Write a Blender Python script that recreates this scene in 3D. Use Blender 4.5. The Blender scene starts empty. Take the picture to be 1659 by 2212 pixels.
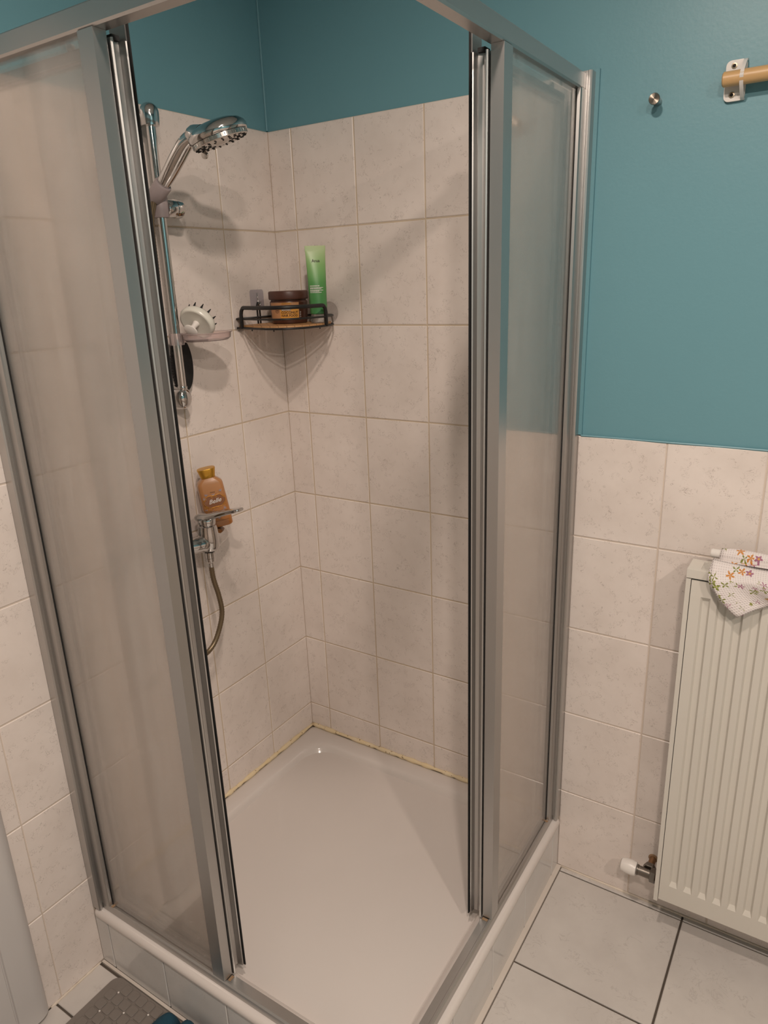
import bpy, bmesh, math, random
from mathutils import Vector, Matrix
random.seed(7)
PI = math.pi
S = bpy.context.scene
COL = S.collection
# ------------------------------------------------------------------ camera
cam_d = bpy.data.cameras.new('camera'); cam = bpy.data.objects.new('camera', cam_d); COL.objects.link(cam)
cam_d.sensor_fit = 'VERTICAL'; cam_d.sensor_height = 24.0; cam_d.lens = 1538.95 / 2212 * 24.0
cam_d.clip_start = 0.02
YAW, PITCH, ROLL = 0.5803, -0.3122, -0.037
fwd = Vector((-math.sin(YAW)*math.cos(PITCH), math.cos(YAW)*math.cos(PITCH), math.sin(PITCH)))
rt = Vector((math.cos(YAW), math.sin(YAW), 0)); up = rt.cross(fwd)
r2 = rt*math.cos(ROLL) + up*math.sin(ROLL); u2 = up*math.cos(ROLL) - rt*math.sin(ROLL)
M = Matrix.Identity(4)
for i in range(3):
    M[i][0] = r2[i]; M[i][1] = u2[i]; M[i][2] = -fwd[i]
M.translation = Vector((1.3945, -1.6273, 1.6182)); cam.matrix_world = M
S.camera = cam
# ------------------------------------------------------------------ world, light, exposure
W = bpy.data.worlds.new('world'); S.world = W; W.use_nodes = True
W.node_tree.nodes['Background'].inputs[0].default_value = (0.5, 0.5, 0.5, 1)
W.node_tree.nodes['Background'].inputs[1].default_value = 0.0
S.view_settings.view_transform = 'Standard'; S.view_settings.look = 'None'
S.view_settings.gamma = 1.0; S.view_settings.use_curve_mapping = False
S.view_settings.exposure = 0.03
cy = S.cycles
cy.max_bounces = 8; cy.diffuse_bounces = 3; cy.glossy_bounces = 3; cy.transmission_bounces = 5; cy.transparent_max_bounces = 8
cy.caustics_reflective = False; cy.use_adaptive_sampling = True; cy.adaptive_threshold = 0.05; cy.use_denoising = True
CEIL = 2.55
LAMPS = [((1.04, -1.06), 15.0), ((1.60, -1.72), 20.0), ((2.50, -1.74), 21.5)]
LAMP_COL = (1.0, 0.84, 0.725)
LAMP_R = 0.05

# ------------------------------------------------------------------ helpers
def link(o, parent=None):
    COL.objects.link(o)
    if parent is not None:
        o.parent = parent
    return o
def base_of(p):
    v = Vector((0, 0, 0))
    while p is not None:
        v += p.location; p = p.parent
    return v
def obj(name, bm, mat, parent=None, smooth=None, bevel=0, bseg=2):
    """bm holds world coordinates; the object is placed under its parent so that it stays there."""
    if bevel:
        es = [e for e in bm.edges if len(e.link_faces) == 2 and e.calc_face_angle(0) > 0.5]
        bmesh.ops.bevel(bm, geom=es, offset=bevel, segments=bseg, affect='EDGES', profile=0.5, clamp_overlap=True)
    bmesh.ops.recalc_face_normals(bm, faces=bm.faces)
    off = base_of(parent)
    if off.length > 0:
        bmesh.ops.translate(bm, verts=bm.verts, vec=-off)
    me = bpy.data.meshes.new(name); bm.to_mesh(me); bm.free()
    if mat is not None:
        me.materials.append(mat)
    if smooth is not None:
        for p in me.polygons:
            p.use_smooth = True
        if smooth < 3:
            try:
                me.set_sharp_from_angle(angle=smooth)
            except Exception:
                pass
    o = bpy.data.objects.new(name, me)
    return link(o, parent)
def thing(name, label, cat, loc, group=None):
    o = bpy.data.objects.new(name, None); o.empty_display_size = 0.02
    o.location = loc; o['label'] = label; o['category'] = cat
    if group: o['group'] = group
    return link(o)
def tag(o, label, cat, group=None):
    o['label'] = label; o['category'] = cat
    if group: o['group'] = group
    return o
def struct(o, label=None):
    o['kind'] = 'structure'
    if label: o['label'] = label
    return o
def B(): return bmesh.new()
def box(bm, x0, x1, y0, y1, z0, z1):
    vs = [bm.verts.new((x, y, z)) for x in (x0, x1) for y in (y0, y1) for z in (z0, z1)]
    for f in ((0,1,3,2),(4,6,7,5),(0,4,5,1),(2,3,7,6),(0,2,6,4),(1,5,7,3)):
        bm.faces.new([vs[i] for i in f])
    return vs
def frame_of(d):
    d = Vector(d).normalized()
    a = Vector((0, 0, 1)) if abs(d.z) < 0.9 else Vector((1, 0, 0))
    x = a.cross(d).normalized(); y = d.cross(x)
    return x, y, d
def rings(bm, rs, closed_ring=True, cap0=True, cap1=True, loop=False):
    V = [[bm.verts.new(p) for p in r] for r in rs]
    n = len(V[0])
    pairs = list(zip(V[:-1], V[1:])) + ([(V[-1], V[0])] if loop else [])
    for a, b in pairs:
        for i in range(n if closed_ring else n-1):
            j = (i+1) % n
            bm.faces.new((a[i], a[j], b[j], b[i]))
    if closed_ring and not loop:
        if cap0: bm.faces.new(V[0][::-1])
        if cap1: bm.faces.new(V[-1])
    return V
def tube(bm, pts, r, seg=10, loop=False, caps=True, flat=None):
    pts = [Vector(p) for p in pts]; n = len(pts)
    R = r if isinstance(r, (list, tuple)) else [r]*n
    tans = []
    for i in range(n):
        if loop: t = pts[(i+1) % n]-pts[i-1]
        else: t = pts[min(i+1, n-1)]-pts[max(i-1, 0)]
        tans.append(t.normalized())
    x, y, _ = frame_of(tans[0]); rs = []
    for i in range(n):
        t = tans[i]
        x = (x - t*x.dot(t)).normalized(); y = t.cross(x)
        rs.append([pts[i] + (x*math.cos(a)+y*math.sin(a))*R[i] for a in (2*PI*k/seg for k in range(seg))])
    rings(bm, rs, cap0=caps, cap1=caps, loop=loop)
def lathe(bm, prof, o, axis=(0,0,1), seg=32, xdir=None, sx=1.0, sy=1.0, caps=True):
    """prof: list of (radius, height) along axis from o"""
    x, y, d = frame_of(axis); o = Vector(o)
    if xdir is not None:
        x = Vector(xdir); x = (x - d*x.dot(d)).normalized(); y = d.cross(x)
    rs = [[o + d*h + (x*math.cos(a)*sx + y*math.sin(a)*sy)*max(r, 1e-5) for a in (2*PI*k/seg for k in range(seg))] for r, h in prof]
    rings(bm, rs, cap0=caps, cap1=caps)
def extr(bm, poly, fn, a, b):
    """extrude 2D polygon poly between a and b; fn(p, q, t) -> xyz"""
    rings(bm, [[fn(p, q, a) for p, q in poly], [fn(p, q, b) for p, q in poly]])
def bez(pts, n=8):
    """Catmull-Rom through points"""
    P = [Vector(p) for p in pts]; out = []
    for i in range(len(P)-1):
        p0 = P[max(i-1, 0)]; p1 = P[i]; p2 = P[i+1]; p3 = P[min(i+2, len(P)-1)]
        for k in range(n):
            t = k/n
            out.append(0.5*((2*p1)+(p2-p0)*t+(2*p0-5*p1+4*p2-p3)*t*t+(3*p1-p0-3*p2+p3)*t**3))
    out.append(P[-1]); return out
def rrect(w, d, r, n=5):
    out = []
    for cx, cy, a0 in ((w/2-r, d/2-r, 0), (-w/2+r, d/2-r, PI/2), (-w/2+r, -d/2+r, PI), (w/2-r, -d/2+r, 1.5*PI)):
        for k in range(n+1):
            a = a0 + PI/2*k/n; out.append((cx+r*math.cos(a), cy+r*math.sin(a)))
    return out
def text_bm(s, size, fn, shear=0.0, bold=0.0, align='CENTER', sx=1.0):
    cu = bpy.data.curves.new('t', 'FONT'); cu.body = s; cu.size = size; cu.align_x = align; cu.align_y = 'CENTER'
    cu.shear = shear; cu.offset = bold; cu.resolution_u = 3; cu.fill_mode = 'FRONT'
    o = bpy.data.objects.new('t', cu); COL.objects.link(o)
    dg = bpy.context.evaluated_depsgraph_get()
    me = bpy.data.meshes.new_from_object(o.evaluated_get(dg))
    bm = B(); bm.from_mesh(me)
    for v in bm.verts: v.co = fn(v.co.x*sx, v.co.y)
    bpy.data.objects.remove(o); bpy.data.curves.remove(cu); bpy.data.meshes.remove(me)
    return bm
def poly_bm(polys, fn):
    bm = B()
    for p in polys:
        bm.faces.new([bm.verts.new(fn(a, b)) for a, b in p])
    return bm

# ------------------------------------------------------------------ materials
class N:
    def __init__(s, name):
        s.m = bpy.data.materials.new(name); s.m.use_nodes = True
        s.t = s.m.node_tree; s.p = s.t.nodes['Principled BSDF']
    def n(s, typ, **kw):
        nd = s.t.nodes.new('ShaderNode'+typ)
        for k, v in kw.items():
            if k.startswith('i_'):
                key = k[2:]; key = int(key) if key.isdigit() else key.replace('_', ' ')
                s.put(nd, key, v)
            else: setattr(nd, k, v)
        return nd
    def put(s, nd, key, v):
        if isinstance(v, bpy.types.NodeSocket): s.t.links.new(v, nd.inputs[key])
        else: nd.inputs[key].default_value = v
    def math(s, op, a, b=0.0, c=0.0, clamp=False):
        nd = s.n('Math', operation=op, use_clamp=clamp); s.put(nd, 0, a); s.put(nd, 1, b)
        if len(nd.inputs) > 2: s.put(nd, 2, c)
        return nd.outputs[0]
    def mix(s, f, a, b, blend='MIX'):
        nd = s.n('Mix', data_type='RGBA', blend_type=blend); s.put(nd, 0, f); s.put(nd, 6, a); s.put(nd, 7, b)
        return nd.outputs[2]
    def ramp(s, f, stops):
        nd = s.n('ValToRGB'); s.put(nd, 0, f); e = nd.color_ramp.elements
        while len(e) < len(stops): e.new(0.5)
        for k, (p, c) in enumerate(stops): e[k].position = p; e[k].color = c
        return nd.outputs[0]
    def noise(s, v, scale, detail=2, rough=0.5, dist=0.0):
        nd = s.n('TexNoise'); s.put(nd, 'Vector', v); s.put(nd, 'Scale', scale); s.put(nd, 'Detail', detail)
        s.put(nd, 'Roughness', rough); s.put(nd, 'Distortion', dist); return nd.outputs['Fac']
    def bump(s, h, strength=0.2, dist=0.002):
        nd = s.n('Bump'); s.put(nd, 'Height', h); s.put(nd, 'Strength', strength); s.put(nd, 'Distance', dist)
        s.t.links.new(nd.outputs[0], s.p.inputs['Normal'])
    def objco(s, rnd=False):
        v = s.n('TexCoord').outputs['Object']
        if rnd:
            r = s.n('ObjectInfo').outputs['Random']
            c = s.n('CombineXYZ'); s.put(c, 0, s.math('MULTIPLY', r, 91.0)); s.put(c, 1, s.math('MULTIPLY', r, 57.0)); s.put(c, 2, s.math('MULTIPLY', r, 33.0))
            a = s.n('VectorMath', operation='ADD'); s.put(a, 0, v); s.put(a, 1, c.outputs[0]); v = a.outputs[0]
        return v
    def set(s, **kw):
        for k, v in kw.items(): s.put(s.p, k.replace('_', ' '), v)
        return s
def c4(c): return (c[0], c[1], c[2], 1.0)
def plain(name, col, rough=0.5, metal=0.0, **kw):
    k = N(name); k.set(Base_Color=c4(col), Roughness=rough, Metallic=metal, **kw); return k.m
def noisy(name, ca, cb, scale, rough=0.5, metal=0.0, bump=0.0, bscale=None, bdist=0.001, **kw):
    k = N(name); v = k.objco()
    k.set(Base_Color=k.mix(k.noise(v, scale, 4), c4(ca), c4(cb)), Roughness=rough, Metallic=metal, **kw)
    if bump: k.bump(k.noise(v, bscale or scale*4, 3), bump, bdist)
    return k.m

def tile_material(name, ca, cb, vein, vscale, vw, gloss):
    k = N(name); v = k.objco(True)
    base = k.mix(k.ramp(k.noise(v, 7, 5, 0.6), [(0.3, (0,0,0,1)), (0.7, (1,1,1,1))]), c4(ca), c4(cb))
    n1 = k.noise(v, vscale, 3, 0.6, 1.2)
    line = k.math('LESS_THAN', k.math('ABSOLUTE', k.math('SUBTRACT', n1, 0.5)), vw)
    msk = k.math('GREATER_THAN', k.noise(v, vscale*0.55, 1), 0.55)
    f = k.math('MULTIPLY', k.math('MULTIPLY', line, msk), 0.55)
    k.set(Base_Color=k.mix(f, base, c4(vein)), Roughness=gloss)
    k.bump(k.noise(v, 22, 2), 0.06, 0.002)
    return k.m
MT = {}
MT['tile'] = tile_material('wall_tile', (0.70, 0.625, 0.575), (0.80, 0.725, 0.675), (0.34, 0.28, 0.25), 75, 0.010, 0.22)
MT['floor_tile'] = tile_material('floor_tile', (0.50, 0.465, 0.435), (0.58, 0.545, 0.51), (0.43, 0.395, 0.37), 26, 0.014, 0.3)
MT['grout'] = noisy('grout', (0.66, 0.55, 0.42), (0.48, 0.38, 0.275), 9, 0.85)
MT['grout_pale'] = noisy('pale_grout', (0.66, 0.575, 0.50), (0.56, 0.47, 0.39), 9, 0.8)
MT['copper_grout'] = noisy('brown_grout', (0.34, 0.26, 0.18), (0.22, 0.16, 0.10), 12, 0.85)
MT['floor_grout'] = noisy('floor_grout', (0.055, 0.045, 0.036), (0.11, 0.085, 0.065), 20, 0.85)
def paint():
    k = N('teal_paint'); v = k.objco()
    k.set(Base_Color=k.mix(k.noise(v, 2.5, 4), (0.128, 0.288, 0.338, 1), (0.145, 0.315, 0.365, 1)), Roughness=0.42)
    k.bump(k.noise(v, 160, 3), 0.12, 0.0015); return k.m
MT['paint'] = paint()
MT['ceiling'] = noisy('ceiling_paint', (0.72, 0.70, 0.67), (0.76, 0.74, 0.71), 6, 0.8)
MT['acrylic'] = noisy('tray_acrylic', (0.62, 0.57, 0.535), (0.65, 0.60, 0.565), 5, 0.13, Coat_Weight=0.3)
MT['skirt_tile'] = tile_material('skirt_tile', (0.60, 0.58, 0.56), (0.66, 0.64, 0.62), (0.5, 0.47, 0.45), 40, 0.006, 0.15)
def seal():
    k = N('aged_sealant'); v = k.objco()
    a = k.mix(k.noise(v, 30, 3), (0.74, 0.57, 0.29, 1), (0.74, 0.65, 0.50, 1))
    spots = k.math('GREATER_THAN', k.noise(v, 110, 2), 0.665)
    k.set(Base_Color=k.mix(k.math('MULTIPLY', spots, 0.8), a, (0.16, 0.09, 0.04, 1)), Roughness=0.45)
    k.bump(k.noise(v, 90, 3), 0.4, 0.003); return k.m
MT['sealant'] = seal()
MT['caulk'] = noisy('pale_caulk', (0.68, 0.61, 0.53), (0.56, 0.48, 0.38), 14, 0.5, bump=0.3, bscale=60, bdist=0.002)
MT['edge_strip'] = noisy('pale_edge_strip', (0.62, 0.565, 0.51), (0.54, 0.48, 0.42), 14, 0.45)
MT['alu'] = noisy('satin_aluminium', (0.49, 0.475, 0.46), (0.54, 0.525, 0.51), 3, 0.38, 1.0)
MT['chrome'] = noisy('chrome', (0.60, 0.59, 0.58), (0.66, 0.65, 0.64), 8, 0.08, 1.0)
MT['chrome_dull'] = noisy('limescaled_chrome', (0.55, 0.53, 0.5), (0.66, 0.63, 0.6), 20, 0.2, 1.0)
MT['black_rubber'] = noisy('black_rubber', (0.002, 0.002, 0.002), (0.004, 0.004, 0.004), 30, 0.7)
def glass(name):
    k = N(name); t = k.t; v = k.objco()
    mp = k.n('Mapping'); k.put(mp, 'Vector', v); mp.inputs['Scale'].default_value = (1, 1, 0.12)
    st = k.noise(mp.outputs[0], 42, 4, 0.65)
    speck = k.math('GREATER_THAN', k.noise(v, 260, 1), 0.74)
    dirt = k.math('ADD', k.math('MULTIPLY', k.math('SUBTRACT', st, 0.45, clamp=True), 1.1), k.math('MULTIPLY', speck, 0.35), clamp=True)
    k.set(Base_Color=(0.93, 0.90, 0.87, 1), Roughness=0.16, IOR=1.35, Coat_Weight=1.0, Coat_Roughness=0.04, Coat_IOR=1.75)
    k.put(k.p, 'Transmission Weight', k.math('SUBTRACT', 0.86, k.math('MULTIPLY', dirt, 0.40)))
    k.bump(k.noise(v, 240, 2), 0.12, 0.0006)
    out = t.nodes['Material Output']
    tr = k.n('BsdfTransparent'); tr.inputs[0].default_value = (0.97, 0.94, 0.91, 1)
    mx = k.n('MixShader'); mx.inputs[0].default_value = 0.42
    t.links.new(k.p.outputs[0], mx.inputs[1]); t.links.new(tr.outputs[0], mx.inputs[2]); t.links.new(mx.outputs[0], out.inputs[0])
    return k.m
MT['glass'] = glass('frosted_limescaled_glass')
MT['rad'] = noisy('radiator_enamel', (0.61, 0.58, 0.52), (0.65, 0.62, 0.56), 4, 0.3)
MT['black_wire'] = noisy('black_powder_coat', (0.006, 0.006, 0.006), (0.012, 0.011, 0.011), 80, 0.45)
def wood(name, ca, cb, sc, rough=0.5):
    k = N(name); v = k.objco(); mp = k.n('Mapping'); k.put(mp, 'Vector', v); mp.inputs['Scale'].default_value = sc
    n = k.noise(mp.outputs[0], 1.0, 5, 0.6, 0.8)
    k.set(Base_Color=k.mix(n, c4(ca), c4(cb)), Roughness=rough); return k.m
MT['bamboo'] = wood('bamboo_board', (0.42, 0.21, 0.085), (0.62, 0.35, 0.16), (20, 220, 220))
MT['beech'] = wood('beech_rod', (0.52, 0.31, 0.13), (0.62, 0.40, 0.19), (14, 150, 150), 0.4)
MT['white_plastic'] = noisy('white_plastic', (0.72, 0.68, 0.64), (0.76, 0.72, 0.68), 6, 0.3)
MT['cream_plastic'] = noisy('cream_plastic', (0.66, 0.645, 0.575), (0.70, 0.685, 0.61), 6, 0.25)
MT['grey_plastic'] = noisy('grey_plastic', (0.30, 0.25, 0.25), (0.34, 0.29, 0.29), 10, 0.35)
MT['clear_plastic'] = N('clear_pink_plastic').set(Base_Color=(0.90, 0.79, 0.775, 1), Roughness=0.12, Transmission_Weight=0.80, IOR=1.25).m
MT['clear_pad'] = N('clear_adhesive_pad').set(Base_Color=(0.93, 0.89, 0.86, 1), Roughness=0.1, Transmission_Weight=0.85, IOR=1.15).m
MT['lilac_pad'] = N('hazy_hook_pad').set(Base_Color=(0.60, 0.55, 0.58, 1), Roughness=0.25, Transmission_Weight=0.35, IOR=1.2).m
MT['steel'] = noisy('brushed_steel', (0.42, 0.40, 0.38), (0.5, 0.48, 0.46), 40, 0.25, 1.0)
MT['drain'] = noisy('drain_metal', (0.30, 0.26, 0.235), (0.35, 0.31, 0.28), 30, 0.3, 1.0)
MT['brass_old'] = noisy('tarnished_valve', (0.16, 0.14, 0.12), (0.24, 0.215, 0.19), 60, 0.38, 1.0, bump=0.2, bscale=120)
MT['copper'] = noisy('corroded_copper', (0.34, 0.19, 0.09), (0.18, 0.09, 0.045), 70, 0.5, 0.7)
MT['screw'] = noisy('screw_metal', (0.40, 0.31, 0.22), (0.5, 0.4, 0.3), 90, 0.35, 1.0)
MT['rust'] = noisy('rust', (0.38, 0.26, 0.16), (0.24, 0.13, 0.06), 120, 0.8)
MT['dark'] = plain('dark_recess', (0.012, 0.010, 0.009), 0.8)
def hose():
    k = N('braided_hose'); k.set(Base_Color=k.mix(k.noise(k.objco(), 60, 3), (0.155, 0.115, 0.068, 1), (0.21, 0.16, 0.10, 1)), Roughness=0.35, Metallic=0.6); return k.m
MT['hose'] = hose()
MT['mat'] = noisy('grey_rubber_mat', (0.165, 0.142, 0.125), (0.195, 0.17, 0.15), 20, 0.55, bump=0.15, bscale=400)
MT['teal_cloth'] = noisy('dark_teal_towel', (0.007, 0.042, 0.068), (0.012, 0.058, 0.088), 60, 0.95, bump=0.5, bscale=700, bdist=0.002)
MT['casing'] = noisy('pale_grey_gloss_paint', (0.54, 0.515, 0.50), (0.58, 0.555, 0.54), 3, 0.35)
MT['lamp_metal'] = noisy('lamp_white_metal', (0.75, 0.74, 0.72), (0.8, 0.79, 0.77), 10, 0.35)

# ================================================================== SETTING
RX, FY = 3.0, -2.75          # right wall x, front wall y
TH = 0.25
ROWZ = [0.26 + TH*k for k in range(8)]         # 0.26 ... 2.01
XJ = [0.0, 0.08, 0.28, 0.48, 0.68, 0.88, 1.08, 1.28, 1.48, 1.68, 1.88]
YJ = [0.0, 0.2, 0.4, 0.6, 0.8, 1.0, 1.2]
bm = B(); box(bm, -0.1, RX+0.1, 0.004, 0.12, -0.05, CEIL+0.1)
wall_back = struct(obj('wall_back', bm, MT['paint']), 'teal painted wall above pale tiles, behind shower and radiator')
bm = B(); box(bm, -0.12, -0.004, FY-0.1, 0.004, -0.05, CEIL+0.1)
wall_left = struct(obj('wall_left', bm, MT['paint']), 'wall to the left, pale tiles below teal paint')
bm = B(); box(bm, RX, RX+0.1, FY, 0.004, -0.05, CEIL+0.1)
wall_right = struct(obj('wall_right', bm, MT['paint']), 'teal painted wall opposite the shower')
bm = B(); box(bm, -0.12, RX+0.1, FY-0.1, FY, -0.05, CEIL+0.1)
wall_front = struct(obj('wall_front', bm, MT['paint']), 'teal painted wall facing the shower')
bm = B(); box(bm, -0.12, RX+0.1, FY-0.1, 0.12, CEIL, CEIL+0.1)
struct(obj('ceiling', bm, MT['ceiling']), 'plain off-white ceiling')
bm = B(); box(bm, -0.1, RX, FY, 0.004, -0.1, -0.004)
floor = struct(obj('floor', bm, MT['floor_grout']), 'pale square floor tiles with dark joints')
# grout beds behind the tiles (thin slabs on the walls)
def part_of(o, name, bm, mat, **kw):
    return obj(name, bm, mat, o, **kw)
bm = B(); box(bm, 0, 0.878, -0.0005, 0.004, 0.0, 2.009); part_of(wall_back, 'grout', bm, MT['grout'])
bm = B(); box(bm, 0.878, RX, -0.0005, 0.004, 0.0, 1.259); part_of(wall_back, 'grout', bm, MT['grout_pale'])
bm = B(); box(bm, -0.004, 0.0005, -0.878, 0, 0.0, 2.009); part_of(wall_left, 'grout', bm, MT['grout'])
bm = B(); box(bm, -0.004, 0.0005, -1.06, -0.878, 0.0, 2.009); part_of(wall_left, 'grout', bm, MT['grout_pale'])
# off-camera wainscots
for (nm, w, args) in (('wainscot', wall_right, (RX-0.01, RX, FY, 0, 0, 1.26)), ('wainscot', wall_front, (0, RX, FY, FY+0.01, 0, 1.26)), ('wainscot', wall_left, (-0.004, 0.002, FY, -2.0, 0, 1.26))):
    bm = B(); box(bm, *args); part_of(w, nm, bm, MT['tile'])
_tm = {}
def tile_mesh(w, h, t, mat, bev=0.0016):
    key = (round(w, 4), round(h, 4), round(t, 4), mat.name)
    if key not in _tm:
        bm = B(); e = bev
        a = [bm.verts.new((x*w/2, y*h/2, 0)) for x, y in ((-1,-1),(1,-1),(1,1),(-1,1))]
        b = [bm.verts.new((x*w/2, y*h/2, t-e)) for x, y in ((-1,-1),(1,-1),(1,1),(-1,1))]
        c = [bm.verts.new((x*(w/2-e), y*(h/2-e), t)) for x, y in ((-1,-1),(1,-1),(1,1),(-1,1))]
        for p, q in ((a, b), (b, c)):
            for i in range(4): bm.faces.new((p[i], p[(i+1) % 4], q[(i+1) % 4], q[i]))
        bm.faces.new(c)
        me = bpy.data.meshes.new('tile'); bm.to_mesh(me); bm.free(); me.materials.append(mat); _tm[key] = me
    return _tm[key]
def put_tile(me, loc, rot, parent, name='tile'):
    o = bpy.data.objects.new(name, me); o.rotation_euler = rot; o.location = Vector(loc) - base_of(parent)
    return link(o, parent)
G = 0.003
def jitter(): return (random.random()-0.5)*0.0006
# back wall: tile local +z faces -y
RB = (PI/2, 0, 0); RL = (PI/2, 0, PI/2)
def wall_rows(top, first):
    zs = [first] + [z for z in ROWZ if z > first+0.01 and z <= top+0.001]
    return list(zip(zs[:-1], zs[1:]))
for c in range(len(XJ)-1):
    x0, x1 = XJ[c], XJ[c+1]
    ins = x1 <= 0.885
    for z0, z1 in wall_rows(2.01 if ins else 1.26, 0.172 if ins else 0.002):
        put_tile(tile_mesh(x1-x0-G, z1-z0-G, 0.004, MT['tile']), ((x0+x1)/2, 0.002+jitter(), (z0+z1)/2), RB, wall_back)
for c in range(len(YJ)-1):
    y0, y1 = YJ[c], YJ[c+1]
    segs = [(y0, y1, y1 <= 0.885)] if not (y0 < 0.88 < y1) else [(y0, 0.88, True), (0.88, y1, False)]
    for a, b, ins in segs:
        if a > 1.03: continue
        b = min(b, 1.05)
        for z0, z1 in wall_rows(2.01, 0.172 if ins else 0.002):
            put_tile(tile_mesh(b-a-G if not (a, b) in ((0.8, 0.88), (0.88, 1.0)) else b-a-0.0005, z1-z0-G, 0.004, MT['tile']), (-0.002+jitter(), -(a+b)/2, (z0+z1)/2), RL, wall_left)
for z0, z1 in wall_rows(2.01, 0.002):
    put_tile(tile_mesh(0.048, z1-z0-G, 0.004, MT['tile']), (-0.002, -1.0265, (z0+z1)/2), RL, wall_left)
# painted-over tile edge beside the wall profile, above the low tiling
bm = B(); box(bm, 0.8795, 0.8895, -0.0035, 0.004, 1.262, 2.0125)
n = len(bm.verts); part_of(wall_back, 'painted_sealant_bead', bm, MT['paint'], bevel=0.0025)
bm = B(); tube(bm, bez([(x, -0.001+0.0012*math.sin(x*97), 1.2605+0.0006*math.sin(x*61)) for x in [0.888+0.1*i for i in range(12)]], 3), 0.0022, 6)
part_of(wall_back, 'paint_edge', bm, MT['paint'])
# corner paint ridge
bm = B(); tube(bm, [(-0.002, 0.002, 2.012), (-0.002, 0.002, 2.3), (-0.002, 0.002, CEIL)], 0.0035, 6)
part_of(wall_back, 'corner_bead', bm, MT['paint'])
# floor tiles, joints 5 mm
FG = 0.005
xs = [1.224+0.333*k for k in range(-4, 5)]; ys = [0.018+0.333*k for k in range(0, 8)]
def floor_cell(x0, x1, y0, y1):
    if x1 > 0.905 or y1 > 0.9:
        if x0 < 0.9 and y0 < 0.9:
            if x1 > 0.905 and y1 <= 0.9: x0 = 0.893
            elif y1 > 0.905 and x1 <= 0.9: y0 = 0.893
            else: return [(0.893, x1, y0, y1), (x0, 0.893, 0.893, y1)]
        return [(x0, x1, y0, y1)]
    return []
for i in range(len(xs)-1):
    for (y0, y1) in [(0.0, ys[0])] + list(zip(ys[:-1], ys[1:])):
        for a, b, c, d in floor_cell(max(xs[i], 0.0), min(xs[i+1], RX), y0, min(y1, -FY)):
            g = FG
            if b-a < 0.012 or d-c < 0.012: continue
            put_tile(tile_mesh(b-a-g, d-c-(g if d-c > 0.05 else 0.004), 0.004, MT['floor_tile']), ((a+b)/2, -(c+d)/2, -0.004), (0, 0, 0), floor)
# caulk lines
def bead(name, pts, r, mat, label, wob=0.25, n=18):
    P = []
    for i in range(len(pts)-1):
        a, b = Vector(pts[i]), Vector(pts[i+1])
        for k in range(n): P.append(a.lerp(b, k/n))
    P.append(Vector(pts[-1]))
    bm = B(); tube(bm, P, [r*(1+wob*(random.random()-0.5)*2) for _ in P], 8)
    return struct(obj(name, bm, mat, smooth=4), label)
bead('trim_2', [(0.004, -0.87, 0.176), (0.004, -0.004, 0.1755)], 0.0064, MT['sealant'], 'yellowed sealant between shower tray and left wall', 0.35, 60)
bead('trim_3', [(0.004, -0.004, 0.176), (0.87, -0.004, 0.1755)], 0.0064, MT['sealant'], 'yellowed sealant between shower tray and back wall', 0.35, 60)
bead('trim_4', [(0.892, -0.002, 0.0005), (RX, -0.002, 0.0005)], 0.0035, MT['caulk'], 'thin yellowish caulk line where back wall meets floor', 0.3, 50)
bead('trim_5', [(0.002, -0.89, 0.0005), (0.002, -1.03, 0.0005)], 0.0035, MT['caulk'], 'thin yellowish caulk line where left wall meets floor', 0.3)
# door casing beside the left wall tiles
bm = B()
prof = [(-0.004, -1.036)] + [(0.0, -1.036)] + [(0.022*math.sin(t), -1.036-0.03*(1-math.cos(t))) for t in [PI/2*k/7 for k in range(1, 8)]] + [(0.022, -1.110), (0.018, -1.112), (0.018, -1.1145), (0.022, -1.1165), (0.022, -1.150), (-0.004, -1.150)]
extr(bm, prof, lambda p, q, t: (p, q, t), 0.012, 2.12)
struct(obj('trim_1', bm, MT['casing'], smooth=0.6), 'pale grey rounded door casing at the left edge')
bm = B(); box(bm, -0.004, 0.004, -2.0, -1.150, 0.01, 2.06)
d1 = struct(obj('door_1', bm, MT['casing'], bevel=0.001), 'pale grey flush door in left wall')
bm = B(); lathe(bm, [(0.022, 0), (0.022, 0.006), (0.008, 0.008), (0.008, 0.04), (0.001, 0.042)], (0.004, -1.23, 1.03), (1, 0, 0), 20)
tube(bm, [(0.04, -1.225, 1.03), (0.042, -1.30, 1.03), (0.04, -1.34, 1.028)], 0.008, 10); obj('door_handle', bm, MT['steel'], d1, smooth=0.7)

# ================================================================== CEILING LAMPS
for i, ((lx, ly), pw) in enumerate(LAMPS):
    where = ['nearest the shower', 'between the two others', 'farthest from the shower'][i]
    t = thing('ceiling_spotlight', 'round white ceiling spotlight ' + where, 'lamp', (lx, ly, CEIL), 'ceiling spotlights')
    bm = B(); lathe(bm, [(0.055, 0), (0.055, -0.02), (0.012, -0.024), (0.012, -0.035)], (lx, ly, CEIL), (0, 0, 1), 24); obj('mount', bm, MT['lamp_metal'], t, smooth=0.6)
    bm = B(); lathe(bm, [(0.014, -0.035), (0.06, -0.05), (0.064, -0.085), (0.061, -0.085), (0.055, -0.055), (0.010, -0.042)], (lx, ly, CEIL), (0, 0, 1), 28, caps=False); obj('shade', bm, MT['lamp_metal'], t, smooth=0.7)
    L = bpy.data.lights.new('bulb_light', 'AREA'); L.shape = 'DISK'; L.size = LAMP_R*2; L.energy = pw; L.color = LAMP_COL
    lo = bpy.data.objects.new('bulb_light', L); lo.location = (0, 0, -0.09); link(lo, t)

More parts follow.
